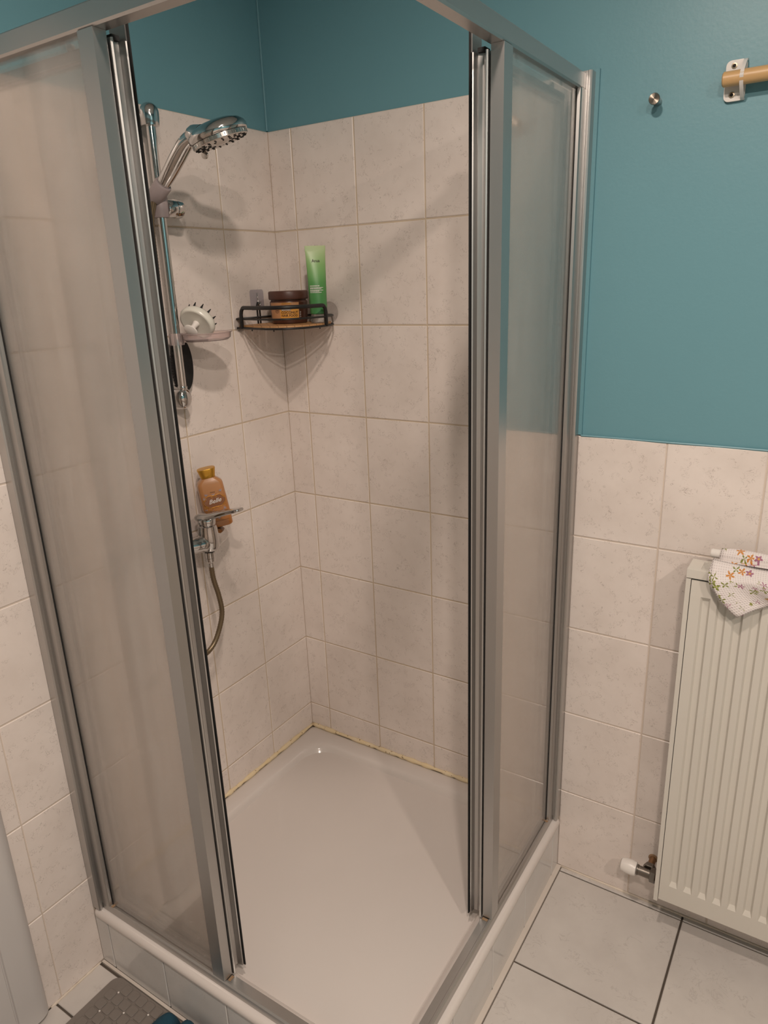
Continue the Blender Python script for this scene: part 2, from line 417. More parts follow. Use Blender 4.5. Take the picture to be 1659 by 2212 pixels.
# ================================================================== SHOWER TRAY
tray = thing('shower_tray', 'white square shower tray with tiled plinth', 'shower tray', (0.44, -0.44, 0))
OUT = 0.886
def sq(inset, r, z, n=9, cx=OUT/2, half=OUT/2):
    h = half-inset; out = []
    for sx, sy, a0 in ((1, 1, 0), (-1, 1, PI/2), (-1, -1, PI), (1, -1, 1.5*PI)):
        for k in range(n+1):
            a = a0+PI/2*k/n
            out.append((cx+sx*(h-r)+r*math.cos(a), -cx+sy*(h-r)+r*math.sin(a), z))
    return out
def basin_rings():
    rs = []
    rs.append(sq(0.012, 0.010, 0.1480)); rs.append(sq(0.002, 0.015, 0.1485)); rs.append(sq(0.0, 0.015, 0.152)); rs.append(sq(0.0, 0.015, 0.159))
    rs.append(sq(0.0025, 0.015, 0.166)); rs.append(sq(0.008, 0.016, 0.171)); rs.append(sq(0.016, 0.018, 0.1725))
    rs.append(sq(0.040, 0.035, 0.171))
    rs.append(sq(0.052, 0.065, 0.169)); rs.append(sq(0.060, 0.075, 0.1645)); rs.append(sq(0.066, 0.082, 0.156))
    rs.append(sq(0.078, 0.088, 0.125)); rs.append(sq(0.090, 0.092, 0.104)); rs.append(sq(0.105, 0.095, 0.094)); rs.append(sq(0.125, 0.10, 0.0905))
    dc = Vector((0.715, -0.705, 0.084))
    last = [Vector(p) for p in rs[-1]]
    for f in (0.3, 0.6, 0.85):
        rs.append([p.lerp(Vector((dc.x, dc.y, 0.0905-0.0065*f)), f*0.86) for p in last])
    rs.append([dc + (p-dc).normalized()*0.046*Vector((1, 1, 0)).length/1.41421 for p in [Vector((q.x, q.y, dc.z)) for q in last]])
    return rs
bm = B(); rings(bm, basin_rings(), cap0=True, cap1=True); obj('basin', bm, MT['acrylic'], tray, smooth=0.9)
# plinth and its tiles (skirt)
bm = B(); box(bm, 0.840, 0.876, -0.876, -0.003, -0.004, 0.149); box(bm, 0.003, 0.840, -0.876, -0.840, -0.004, 0.149)
plinth = obj('plinth', bm, MT['copper_grout'], tray)
SJ = [0.0, 0.05, 0.25, 0.45, 0.65, 0.876]
for a, b in zip(SJ[:-1], SJ[1:]):
    put_tile(tile_mesh(b-a-0.0032, 0.146, 0.006, MT['skirt_tile']), (0.8755, -(a+b)/2, 0.0745), (PI/2, 0, PI/2), plinth, 'skirt_tile')
    put_tile(tile_mesh(b-a-0.0032, 0.146, 0.006, MT['skirt_tile']), ((a+b)/2+0.0, -0.8755, 0.0745), (PI/2, 0, 0), plinth, 'skirt_tile')
# floor strip along the plinth
bm = B(); box(bm, 0.8815, 0.894, -0.8815, -0.003, -0.004, 0.004); obj('caulk_strip', bm, MT['edge_strip'], tray, bevel=0.002)
bm = B(); box(bm, 0.003, 0.894, -0.889, -0.8820, -0.004, 0.002); obj('caulk_strip', bm, MT['edge_strip'], tray, bevel=0.002)
# drain
dr = thing('shower_drain', 'round slotted metal drain in the shower tray', 'drain', (0.715, -0.705, 0.084))
dz = 0.0842
bm = B(); lathe(bm, [(0.0425, 0), (0.0425, 0.002), (0.0405, 0.0035), (0.034, 0.0038)], (0.715, -0.705, dz), (0, 0, 1), 40); obj('grate', bm, MT['drain'], dr, smooth=0.5)
da = math.radians(-28)
def drot(x, y): return (0.715+x*math.cos(da)-y*math.sin(da), -0.705+x*math.sin(da)+y*math.cos(da))
slots = []
for k in range(-3, 4):
    yy = k*0.0078; half = math.sqrt(max(0.0315**2-yy*yy, 0))
    for s0, s1 in ([(-half, -0.009), (0.009, half)] if abs(k) <= 1 else ([(-half, half*0.15), (half*0.3, half)] if abs(k) == 2 else [(-half, half)])):
        slots.append((s0, s1, yy))
bm = B()
for s0, s1, yy in slots:
    hw = 0.0019; pts = []
    for k in range(7): pts.append((s1-hw+hw*math.cos(-PI/2+PI*k/6), yy+hw*math.sin(-PI/2+PI*k/6)))
    for k in range(7): pts.append((s0+hw+hw*math.cos(PI/2+PI*k/6), yy+hw*math.sin(PI/2+PI*k/6)))
    extr(bm, pts, lambda p, q, t: drot(p, q)+(t,), dz+0.0028, dz+0.0041)
o = obj('slot', bm, MT['dark'], dr); o['kind'] = 'stuff'
bm = B(); lathe(bm, [(0.0062, 0), (0.0062, 0.0015), (0.005, 0.0028), (0.0015, 0.003)], (0.715, -0.705, dz+0.0038), (0, 0, 1), 20); obj('screw', bm, MT['steel'], dr, smooth=0.6)

# ================================================================== SHOWER ENCLOSURE
enc = thing('shower_enclosure', 'corner shower enclosure of satin aluminium with frosted sliding panels', 'shower enclosure', (0.44, -0.44, 0.172))
def mapR(w, u, z): return (w, -u, z)
def mapL(w, u, z): return (u, -w, z)
ZB, ZT = 0.172, 2.003
for side, mp in (('R', mapR), ('L', mapL)):
    U1 = 0.430 if side == 'R' else 0.440        # free end of the fixed post
    def ebox(w0, w1, u0, u1, z0, z1, name, mat, parent=enc, bev=0.0015, label=None):
        bm = B(); a = mp(w0, u0, z0); b = mp(w1, u1, z1)
        box(bm, min(a[0], b[0]), max(a[0], b[0]), min(a[1], b[1]), max(a[1], b[1]), z0, z1)
        o = obj(name, bm, mat, parent, bevel=bev)
        if label: o['label'] = label
        return o
    # wall channel: stepped profile in the (w,u) plane
    wc = [(0.846, 0.002), (0.8815, 0.002), (0.8815, 0.026), (0.8785, 0.0285), (0.8750, 0.0285), (0.8735, 0.0265), (0.846, 0.0265)]
    bm = B(); extr(bm, wc, lambda p, q, t: mp(p, q, t), ZB+0.001, ZT+0.004); obj('wall_profile', bm, MT['alu'], enc, bevel=0.0008, bseg=1)
    fc = [(0.848, 0.0268), (0.8705, 0.0268), (0.8705, 0.052), (0.8685, 0.055), (0.861, 0.056), (0.861, 0.050), (0.856, 0.050), (0.856, 0.056), (0.848, 0.056)]
    bm = B(); extr(bm, fc, lambda p, q, t: mp(p, q, t), ZB+0.018, ZT-0.030); obj('fixed_frame', bm, MT['alu'], enc, bevel=0.0006, bseg=1)
    end = 0.8695 if side == 'R' else 0.8433
    # top rail
    tr = [(0.8435, 1.9722), (0.8660, 1.9722), (0.8695, 1.9752), (0.8695, 2.0010), (0.8670, 2.0035), (0.8435, 2.0035)]
    bm = B(); extr(bm, tr, lambda p, q, t: mp(p, t, q), 0.0285, end); obj('top_rail', bm, MT['alu'], enc, bevel=0.0006, bseg=1)
    # bottom rail
    br = [(0.8435, ZB+0.0005), (0.8435, 0.1870), (0.8600, 0.1870), (0.8620, 0.1905), (0.8660, 0.1905), (0.8695, 0.1875), (0.8705, ZB+0.0005)]
    bm = B(); extr(bm, br, lambda p, q, t: mp(p, t, q), 0.0285, 0.8695 if side == 'R' else 0.8433); obj('bottom_rail', bm, MT['alu'], enc, bevel=0.0005, bseg=1)
    # free post of the fixed panel
    ebox(0.8455, 0.8685, U1-0.034, U1, 0.1912, 1.9720, 'fixed_post', MT['alu'], bev=0.002)
    ebox(0.8565, 0.8605, 0.0515, U1-0.030, 0.1912, 1.9725, 'fixed_pane', MT['glass'], bev=0, label='frosted pane streaked with limescale')
    ebox(0.8605, 0.8625, 0.0562, 0.0580, 0.1912, 1.9715, 'glazing_gasket', MT['black_rubber'], bev=0)
    ebox(0.8462, 0.8595, U1+0.0005, U1+0.0075, 0.1871, 0.1876, 'rust_stain', MT['rust'], bev=0)
    ebox(0.8570, 0.8685, 0.0575, 0.0650, 0.1906, 0.1911, 'rust_stain', MT['rust'], bev=0)
    # sliding door behind
    D = U1+0.006
    sc = [(0.8125, D-0.040), (0.8425, D-0.040), (0.8425, D-0.002), (0.8405, D), (0.8385, D-0.001), (0.8365, D-0.014), (0.8290, D-0.017), (0.8270, D-0.0155), (0.8195, D-0.014), (0.8175, D-0.001), (0.8155, D), (0.8130, D-0.002)]
    bm = B(); extr(bm, sc, lambda p, q, t: mp(p, q, t), 0.189, 1.964)
    door = obj('sliding_door', bm, MT['alu'], enc, bevel=0.0005, bseg=1); door['label'] = 'sliding door pushed open behind fixed panel'
    ebox(0.8100, 0.8122, D-0.012, D+0.0015, 0.186, 1.998, 'edge_seal', MT['black_rubber'], door, bev=0.001)
    ebox(0.8126, 0.8150, D-0.036, D-0.002, 1.9645, 1.9975, 'hanger_plate', MT['alu'], door, bev=0.0006)
    ebox(0.8200, 0.8330, D-0.030, D-0.010, 1.9645, 1.9715, 'guide_block', MT['black_rubber'], door, bev=0.001)
    ebox(0.818, 0.838, 0.060, 0.082, 0.195, 1.964, 'rear_stile', MT['alu'], door)
    ebox(0.818, 0.838, 0.082, D-0.040, 1.946, 1.964, 'top_bar', MT['alu'], door)
    ebox(0.818, 0.838, 0.082, D-0.040, 0.195, 0.215, 'bottom_bar', MT['alu'], door)
    ebox(0.8265, 0.8300, 0.082, D-0.040, 0.215, 1.946, 'door_pane', MT['glass'], door, bev=0, label='frosted sliding pane')
    for k in (0.12, 0.34):
        bm = B(); a = mp(0.832, k, 1.9575); lathe(bm, [(0.006, -0.003), (0.006, 0.003)], (a[0], a[1], 1.970), (1, 0, 0) if side == 'R' else (0, 1, 0), 16)
        obj('roller', bm, MT['white_plastic'], door, smooth=0.5)

# ================================================================== RISER RAIL AND WHAT HANGS ON IT
RXx, RYy = 0.046, -0.437
rail = thing('riser_rail', 'chrome vertical shower rail on the left wall', 'shower rail', (0, RYy, 1.36))
bm = B(); lathe(bm, [(0.0100, 1.362), (0.0100, 1.985)], (RXx, RYy, 0), (0, 0, 1), 24); obj('pole', bm, MT['chrome'], rail, smooth=0.6)
# top bracket: domed cap joined to the wall
bm = B()
prof = [(0.0205*math.cos(t), 0.020*math.sin(t)) for t in [PI/2*k/8 for k in range(9)]]
lathe(bm, [(0.0190, -0.026), (0.0205, -0.012)] + prof, (RXx, RYy, 1.984), (0, 0, 1), 28)
lathe(bm, [(0.0205, 0.0005), (0.0205, 0.004), (0.0165, 0.010), (0.0145, RXx-0.006)], (0, RYy, 1.978), (1, 0, 0), 24)
obj('top_bracket', bm, MT['chrome'], rail, smooth=0.8)
bm = B(); lathe(bm, [(0.0240, 0.0005), (0.0240, 0.014), (0.0225, 0.034), (0.0200, RXx+0.006), (0.0120, RXx+0.014)], (0, RYy, 1.367), (1, 0, 0), 28, xdir=(0, 0, 1), sx=1.25)
obj('bottom_bracket', bm, MT['chrome'], rail, smooth=0.8)
bm = B(); lathe(bm, [(0.0105, 0.0), (0.0115, 0.002), (0.0115, 0.006), (0.0102, 0.008)], (RXx, RYy, 1.389), (0, 0, 1), 24); obj('collar', bm, MT['chrome'], rail, smooth=0.6)
# slider with clamp knob
bm = B(); lathe(bm, [(0.0165, -0.022), (0.0175, -0.018), (0.0175, 0.018), (0.0165, 0.022)], (RXx, RYy, 1.795), (0, 0, 1), 24)
sl = obj('slider', bm, MT['grey_plastic'], rail, smooth=0.6)
bm = B(); lathe(bm, [(0.0165, 0.012), (0.0190, 0.016), (0.0190, 0.036), (0.0180, 0.0365), (0.0180, 0.0380), (0.0203, 0.0385), (0.0203, 0.053), (0.0185, 0.0565), (0.004, 0.0572)], (RXx, RYy, 1.794), (0, 1, 0), 28)
obj('clamp_knob', bm, MT['chrome'], sl, smooth=0.6)
HD = Vector((0.1047, 0.0092, 0.0866)).normalized()    # handle direction
h0 = Vector((0.066, -0.449, 1.830))
bm = B(); lathe(bm, [(0.0165, -0.030), (0.0185, -0.026), (0.0195, 0.012), (0.0185, 0.014), (0.0150, 0.0145)], h0, HD, 24)
tube(bm, [Vector((RXx, RYy, 1.803)), h0-HD*0.018], [0.016, 0.014], 14)
obj('handset_holder', bm, MT['grey_plastic'], sl, smooth=0.7)
# hand shower
hs = thing('hand_shower', 'chrome hand shower head resting in its holder', 'shower head', tuple(h0))
hx = Vector((HD.x, HD.y, 0)).normalized(); hy = Vector((-hx.y, hx.x, 0))
neck = Vector((0.1647, -0.4408, 1.9166)); hc = Vector((0.238, -0.434, 1.922))
pts = bez([h0+HD*0.0, h0+HD*0.05+Vector((0, 0, 0.004)), neck-HD*0.02+Vector((0, 0, 0.005)), neck+hx*0.012+Vector((0, 0, 0.008))], 6)
bm = B(); n = len(pts); tube(bm, pts, [0.0125+0.0045*math.sin(PI*i/(n-1)) for i in range(n)], 18)
obj('handle', bm, MT['chrome'], hs, smooth=0.8)
# two slim side ribs on the handle (its open loop look)
for s in (-1, 1):
    bm = B(); tube(bm, [p + hy*s*(0.006+0.012*math.sin(PI*i/(n-1))) - Vector((0, 0, 1))*0.004 for i, p in enumerate(pts)], 0.0035, 8); obj('handle_rib', bm, MT['chrome'], hs, smooth=2)
tilt = math.radians(19)
fn = Vector((hx.x*math.sin(tilt)*-1, hx.y*math.sin(tilt)*-1, math.cos(tilt)))    # up normal of the head
fn = (fn + Vector((0.522, -0.796, 0))*0.25).normalized()
fx = (hx - fn*hx.dot(fn)).normalized()
Rr = 0.061
bm = B(); lathe(bm, [(Rr*0.97, -0.010), (Rr, -0.006), (Rr, 0.000), (Rr*0.97, 0.005), (Rr*0.85, 0.0125), (Rr*0.6, 0.0185), (Rr*0.3, 0.0215), (0.001, 0.0220)], hc, fn, 40, xdir=fx, sx=1.05); obj('head', bm, MT['chrome'], hs, smooth=0.8)
nk = [neck, neck+hx*0.012+Vector((0, 0, 0.007)), hc - fx*0.045 + fn*0.006]
bm = B(); tube(bm, bez(nk, 5), [0.013+0.012*k/10 for k in range(11)], 16); obj('neck', bm, MT['chrome'], hs, smooth=2)
bm = B(); lathe(bm, [(Rr*0.93, -0.0105), (Rr*0.93, -0.0185), (Rr*0.88, -0.0205), (Rr*0.3, -0.0205), (0.010, -0.0235), (0.001, -0.0240)], hc, fn, 44, xdir=fx, sx=1.05)
face = obj('spray_face', bm, MT['chrome_dull'], hs, smooth=0.5)
bm = B()
for k in range(44):
    a = 2*PI*k/44; fy_ = fn.cross(fx); d = fx*math.cos(a)*1.05+fy_*math.sin(a)
    p = hc + d*(Rr*0.935) ; tube(bm, [p-fn*0.012, p-fn*0.0175], 0.0007, 5)
o = obj('grip_ridge', bm, MT['chrome'], face); o['kind'] = 'stuff'
bm = B()
for rr, cnt in ((0.82, 22), (0.62, 16), (0.42, 9)):
    for k in range(cnt):
        a = 2*PI*k/cnt; fy_ = fn.cross(fx); d = fx*math.cos(a)*1.05+fy_*math.sin(a)
        lathe(bm, [(0.0026, -0.0204), (0.0020, -0.0216)], hc+d*Rr*rr, fn, 7, xdir=d, sx=1.9, sy=0.7)
o = obj('nozzle', bm, MT['black_rubber'], face, smooth=0.8); o['kind'] = 'stuff'
bm = B(); lathe(bm, [(0.001, -0.0025), (0.008, -0.002), (0.008, 0.002), (0.001, 0.0025)], hc - fx*0.052 - fn*0.027, hy, 16, xdir=fx); obj('mode_lever', bm, MT['chrome_dull'], hs, smooth=0.7)

# soap dish clipped to the rail
sd = thing('soap_dish', 'translucent pinkish soap dish clipped to the shower rail', 'soap dish', (RXx, RYy, 1.497))
bm = B(); lathe(bm, [(0.0103, 1.493), (0.0165, 1.493), (0.0175, 1.497), (0.0175, 1.517), (0.0160, 1.520), (0.0103, 1.520)], (RXx, RYy, 0), (0, 0, 1), 24, caps=False); tube(bm, [(RXx+0.012, RYy+0.010, 1.506), (0.066, -0.422, 1.506)], 0.008, 8)
obj('collar', bm, MT['clear_plastic'], sd, smooth=0.7)
dc = Vector((0.094, -0.384, 0))
def oval(a, b, z, n=40): return [(dc.x+a*math.cos(2*PI*k/n), dc.y+b*math.sin(2*PI*k/n), z) for k in range(n)]
bm = B(); rings(bm, [oval(0.030, 0.040, 1.4995), oval(0.040, 0.056, 1.5000), oval(0.045, 0.063, 1.505), oval(0.0465, 0.065, 1.5165), oval(0.0500, 0.0685, 1.5180), oval(0.0500, 0.0685, 1.5195), oval(0.0450, 0.0635, 1.5185), oval(0.0435, 0.0615, 1.5065), oval(0.036, 0.053, 1.5025), oval(0.020, 0.030, 1.5022)])
obj('dish', bm, MT['clear_plastic'], sd, smooth=0.7)
# scalp massager standing in the dish
bn = (Vector((0.842, 0.538, -0.035))*-0.33 + Vector((-0.137, 0.277, 0.951))*-0.88 + Vector((0.522, -0.796, 0.307))*0.75).normalized()
bc = Vector((0.094, -0.412, 1.543))
sm = thing('scalp_massager', 'cream round scalp massager with black teeth leaning in the soap dish', 'scalp brush', (bc.x, bc.y, 1.503))
bxd = Vector((0.842, 0.538, -0.035))*0.8 - Vector((-0.137, 0.277, 0.951))*0.6
bm = B(); lathe(bm, [(0.030, -0.0165), (0.037, -0.0150), (0.0405, -0.009), (0.0415, -0.001), (0.0395, 0.005), (0.0365, 0.007), (0.034, 0.0065), (0.020, 0.0045), (0.001, 0.004)], bc, bn, 40, xdir=bxd, sx=1.03, sy=0.92); obj('body', bm, MT['cream_plastic'], sm, smooth=0.9)
bm = B(); tube(bm, [bc+bn*0.002, bc+bn*0.016, bc+bn*0.032], [0.0085, 0.006, 0.0075], 12)
lathe(bm, [(0.013, 0.0305), (0.0150, 0.0315), (0.0150, 0.0340), (0.013, 0.0350)], bc, bn, 28, xdir=bxd, sx=1.12, sy=0.9); obj('handle', bm, MT['white_plastic'], sm, smooth=0.7)
bm = B(); bx, by, _ = frame_of(bn)
for k in range(12):
    a = 2*PI*k/12; d = bx*math.cos(a)+by*math.sin(a); p = bc + d*0.034 - bn*0.014
    tube(bm, [p, p + (d*0.35-bn).normalized()*0.012], [0.0030, 0.0009], 7)
for k in range(6):
    a = 2*PI*k/6; d = bx*math.cos(a)+by*math.sin(a); p = bc + d*0.018 - bn*0.015
    tube(bm, [p, p - bn*0.012], [0.0030, 0.0009], 7)
o = obj('teeth', bm, MT['black_rubber'], sm, smooth=2); o['kind'] = 'stuff'
# black brush behind the rail
bb = thing('scrub_brush', 'black oval scrub brush hanging behind the chrome rail', 'brush', (0.018, -0.405, 1.37))
def ov(a, b, x, n=120, ser=0.0): return [(x, -0.402+(a+(ser if k % 2 else 0))*math.cos(2*PI*k/n), 1.442+(b+(ser if k % 2 else 0))*math.sin(2*PI*k/n)) for k in range(n)]
bm = B(); rings(bm, [ov(0.027, 0.062, 0.006), ov(0.031, 0.066, 0.010), ov(0.031, 0.066, 0.018), ov(0.027, 0.062, 0.024)]); obj('pad', bm, MT['black_rubber'], bb, smooth=0.8)
bm = B(); rings(bm, [ov(0.0305, 0.0655, 0.0105, ser=0.0022), ov(0.0305, 0.0655, 0.0175, ser=0.0022)]); o = obj('bristles', bm, MT['black_rubber'], bb); o['kind'] = 'stuff'
bm = B(); tube(bm, bez([(0.012, -0.402, 1.380), (0.012, -0.407, 1.372), (0.012, -0.402, 1.367), (0.012, -0.397, 1.372), (0.012, -0.402, 1.380)], 5), 0.0020, 8); obj('hanging_loop', bm, MT['black_rubber'], bb, smooth=2)

# ================================================================== MIXER TAP, HOSE, LOTION BOTTLE
MX, MY, MZ = 0.080, -0.441, 1.010
tap = thing('mixer_tap', 'chrome single-lever shower mixer tap on the left wall', 'tap', (0, MY, 0.98))
bm = B(); lathe(bm, [(0.010, -0.030), (0.022, -0.027), (0.0265, -0.020), (0.0270, 0.000), (0.0250, 0.020), (0.0235, 0.034), (0.0235, 0.038), (0.0205, 0.040), (0.0205, 0.046)], (MX, MY, MZ), (0, 0, 1), 32); obj('body', bm, MT['chrome'], tap, smooth=0.7)
for s in (-1, 1):
    yy = MY + s*0.075
    bm = B(); tube(bm, bez([(MX-0.002, MY+s*0.010, MZ-0.006), (MX-0.006, MY+s*0.035, MZ-0.006), (MX-0.020, MY+s*0.062, MZ-0.005), (0.040, yy, MZ-0.004), (0.020, yy, MZ-0.004)], 5), [0.0235]*4+[0.021]*6+[0.019]*11, 20)
    obj('arm', bm, MT['chrome'], tap, smooth=2)
    bm = B(); lathe(bm, [(0.035, 0.0005), (0.035, 0.003), (0.033, 0.012), (0.027, 0.022), (0.021, 0.028)], (0, yy, MZ-0.004), (1, 0, 0), 32); obj('rosette', bm, MT['chrome'], tap, smooth=0.8)
# lever: cap over the cartridge and a long flat paddle reaching out
lx = Vector((1, 0.03, 0.0)).normalized()
def ring_lever(c, w, h, d):
    side = Vector((0, 0, 1)).cross(Vector(d)).normalized(); upv = Vector(d).cross(side).normalized()
    return [Vector(c) + side*w*math.copysign(abs(math.cos(a))**0.6, math.cos(a)) + upv*h*math.copysign(abs(math.sin(a))**0.7, math.sin(a)) for a in (2*PI*k/24 for k in range(24))]
LP = [((MX-0.026, MY, 1.058), 0.010, 0.006, (0.5, 0, 0.8)), ((MX-0.020, MY, 1.066), 0.020, 0.010, (0.9, 0, 0.45)), ((MX-0.005, MY, 1.070), 0.0235, 0.0125, (1, 0, 0.2)), ((MX+0.018, MY+0.001, 1.075), 0.0215, 0.0100, (1, 0.03, 0.28)), ((MX+0.045, MY+0.001, 1.0835), 0.0165, 0.0085, (1, 0.03, 0.32)), ((MX+0.080, MY+0.002, 1.0945), 0.0155, 0.0065, (1, 0.03, 0.30)), ((MX+0.110, MY+0.002, 1.1030), 0.0150, 0.0055, (1, 0.03, 0.26)), ((MX+0.120, MY+0.002, 1.1055), 0.0105, 0.0038, (1, 0.03, 0.2))]
bm = B(); rings(bm, [ring_lever(c, w, h, Vector(d).normalized()) for c, w, h, d in LP]); obj('lever', bm, MT['chrome'], tap, smooth=1.2)
bm = B(); lathe(bm, [(0.0215, 0.041), (0.0228, 0.046), (0.0230, 0.056), (0.020, 0.060)], (MX, MY, MZ), (0, 0, 1), 32); obj('lever_base', bm, MT['chrome'], tap, smooth=0.8)
bm = B(); lathe(bm, [(0.0125, -0.031), (0.0125, -0.034), (0.0118, -0.0345), (0.0130, -0.0350), (0.0130, -0.048), (0.0110, -0.0490), (0.0122, -0.0500), (0.0122, -0.058), (0.0100, -0.0615), (0.0085, -0.063), (0.0085, -0.074), (0.0060, -0.075)], (MX, MY-0.003, MZ), (0, 0, 1), 24); obj('hose_nut', bm, MT['chrome'], tap, smooth=0.5)
bm = B(); lathe(bm, [(0.0135, -0.0295), (0.0135, -0.0325)], (MX, MY-0.003, MZ), (0, 0, 1), 24); obj('washer', bm, MT['black_rubber'], tap, smooth=0.5)
hp = bez([(MX, MY-0.003, 0.938), (MX+0.001, MY-0.001, 0.90), (MX+0.004, MY+0.008, 0.85), (MX+0.006, MY+0.010, 0.80), (MX+0.004, MY-0.006, 0.755), (MX+0.002, MY-0.030, 0.722), (MX, MY-0.060, 0.71), (MX, MY-0.082, 0.735), (MX+0.005, MY-0.085, 0.85), (MX+0.01, MY-0.082, 1.1), (MX+0.008, MY-0.075, 1.4), (MX+0.0, MY-0.06, 1.65), (0.060, MY-0.040, 1.755), (0.052, MY-0.022, 1.795), h0-HD*0.026], 10)
bm = B(); n = len(hp)
L_ = [0.0]
for i in range(1, n): L_.append(L_[-1]+(hp[i]-hp[i-1]).length)
dense = []
k = 0; step = 0.0035
for j in range(int(L_[-1]/step)):
    s_ = j*step
    while L_[k+1] < s_: k += 1
    dense.append(hp[k].lerp(hp[k+1], (s_-L_[k])/(L_[k+1]-L_[k])))
tube(bm, dense, [0.0070 if i % 2 else 0.0063 for i in range(len(dense))], 10)
tag(obj('shower_hose', bm, MT['hose'], smooth=2), 'ribbed brown-grey shower hose hanging from the mixer tap', 'hose')

# lotion bottle, standing on the tap arm and leaning
ang = math.radians(-36)       # front normal direction in plan: (cos, sin)
bf = Vector((math.cos(ang), math.sin(ang), 0)).normalized()      # front
bs = Vector((-bf.y, bf.x, 0))                                     # to its right seen from the front
roll = math.radians(7.5)
bu = (Vector((0, 0, 1))*math.cos(roll) - bs*math.sin(roll)).normalized(); bs = (bs*math.cos(roll)+Vector((0, 0, 1))*math.sin(roll)).normalized()
bo = Vector((0.0615, -0.3800, 1.0275))
def bw(a, b, c): return bo + bs*a + bf*b + bu*c*0.955
lot = thing('lotion_bottle', 'amber lotion bottle with gold cap and lettering Belle behind the tap', 'bottle', tuple(bo))
kb = N('amber_bottle'); vco = kb.n('TexCoord').outputs['Generated']; sp = kb.n('SeparateXYZ'); kb.put(sp, 0, vco)
kb.set(Base_Color=kb.mix(sp.outputs[2], (0.45, 0.165, 0.035, 1), (0.46, 0.22, 0.09, 1)), Roughness=0.25, Coat_Weight=0.5)
MT['amber'] = kb.m
MT['gold'] = noisy('gold_cap', (0.62, 0.33, 0.045), (0.70, 0.39, 0.06), 14, 0.28, 0.85)
MT['gold_print'] = plain('gold_print', (0.72, 0.33, 0.04), 0.3, 0.4)
MT['brown_print'] = plain('brown_print', (0.26, 0.105, 0.045), 0.4)
MT['white_print'] = plain('white_print', (0.82, 0.78, 0.74), 0.5)
MT['blue_print'] = plain('grey_blue_print', (0.36, 0.36, 0.44), 0.5)
MT['dark_print'] = plain('dark_print', (0.035, 0.02, 0.015), 0.6)
secs = [(0.060, 0.036, 0.0), (0.066, 0.040, 0.003), (0.0675, 0.041, 0.02), (0.066, 0.040, 0.08), (0.0645, 0.039, 0.120), (0.0620, 0.037, 0.1255), (0.050, 0.034, 0.132), (0.038, 0.031, 0.1370), (0.035, 0.030, 0.139)]
bm = B(); rings(bm, [[bw(a, b, h) for a, b in rrect(w, d, min(w, d)*0.28, 6)] for w, d, h in secs]); obj('body', bm, MT['amber'], lot, smooth=0.6)
bm = B(); rings(bm, [[bw(a, b, h) for a, b in rrect(w, d, d*0.45, 6)] for w, d, h in ((0.0350, 0.029, 0.1392), (0.0365, 0.030, 0.140), (0.0400, 0.032, 0.148), (0.0460, 0.036, 0.1625), (0.0450, 0.035, 0.1640), (0.036, 0.027, 0.1645))]); obj('cap', bm, MT['gold'], lot, smooth=0.5)
FD = 0.0209
fr = lambda dz_: (lambda a, b: bw(a, FD-0.0+dz_, b))
# cartouche panel, gold scroll ring, lettering, sprigs
cart = [(0.0265*math.copysign(abs(math.cos(t))**0.75, math.cos(t))*(1+0.05*math.cos(4*t)), 0.076+0.0170*math.copysign(abs(math.sin(t))**0.8, math.sin(t))*(1+0.06*math.cos(6*t))) for t in [2*PI*k/48 for k in range(48)]]
obj('label_panel', poly_bm([cart], fr(0.0002)), MT['brown_print'], lot)
bm = B(); tube(bm, [bw(a, FD+0.0005, b) for a, b in cart], 0.0006, 6, loop=True)
for (cx, cy, s) in ((-0.024, 0.083, 1), (0.024, 0.083, -1), (-0.024, 0.060, 1), (0.024, 0.060, -1), (-0.004, 0.0875, 1), (0.005, 0.0875, -1), (-0.006, 0.0560, 1), (0.006, 0.0560, -1)):
    tube(bm, [bw(max(-0.029, min(0.029, cx+s*0.0045*math.cos(t)*(1-t/9))), FD+0.0004, cy+0.0035*math.sin(t)*(1-t/9)) for t in [k*0.5 for k in range(14)]], 0.00045, 5)
obj('scroll_border', bm, MT['gold_print'], lot, smooth=2)
obj('lettering', text_bm('Belle', 0.0165, lambda a, b: bw(a, FD+0.0006, 0.0760+b+a*0.05), shear=0.35, bold=0.0002), MT['white_print'], lot)
bm = text_bm('Disney', 0.0045, lambda a, b: bw(a, FD+0.0004, 0.1015+b)); obj('small_lettering', bm, MT['dark_print'], lot)
bm = B()
for (cx, cy, ro) in ((-0.019, 0.094, 0.3), (-0.027, 0.085, 0.9), (0.021, 0.098, -0.3), (-0.020, 0.049, -1.2), (-0.009, 0.045, -0.6), (0.018, 0.049, 0.9), (0.013, 0.044, 1.4), (0.0, 0.0905, 0), (-0.025, 0.052, -0.4), (0.001, 0.024, 0.0)):
    for k in (-1, 0, 1):
        a0 = ro+k*0.6; L0 = 0.0085
        ps = [(0, 0), (L0*0.5*math.sin(a0-0.2), L0*0.5*math.cos(a0-0.2)), (L0*math.sin(a0), L0*math.cos(a0)), (L0*0.5*math.sin(a0+0.2), L0*0.5*math.cos(a0+0.2))]
        bm.faces.new([bm.verts.new(bw(max(-0.029, min(0.029, cx+p)), FD+0.0004, cy+q)) for p, q in ps])
obj('sprig_print', bm, MT['blue_print'], lot)['kind'] = 'stuff'
bm = B()
for yy, w in ((0.0345, 0.030), (0.0315, 0.026), (0.0180, 0.040)):
    bm.faces.new([bm.verts.new(bw(a, FD+0.0003, b)) for a, b in ((-w/2+0.006, yy), (w/2+0.004, yy), (w/2+0.004, yy+0.0007), (-w/2+0.006, yy+0.0007))])
obj('fine_print', bm, MT['brown_print'], lot)

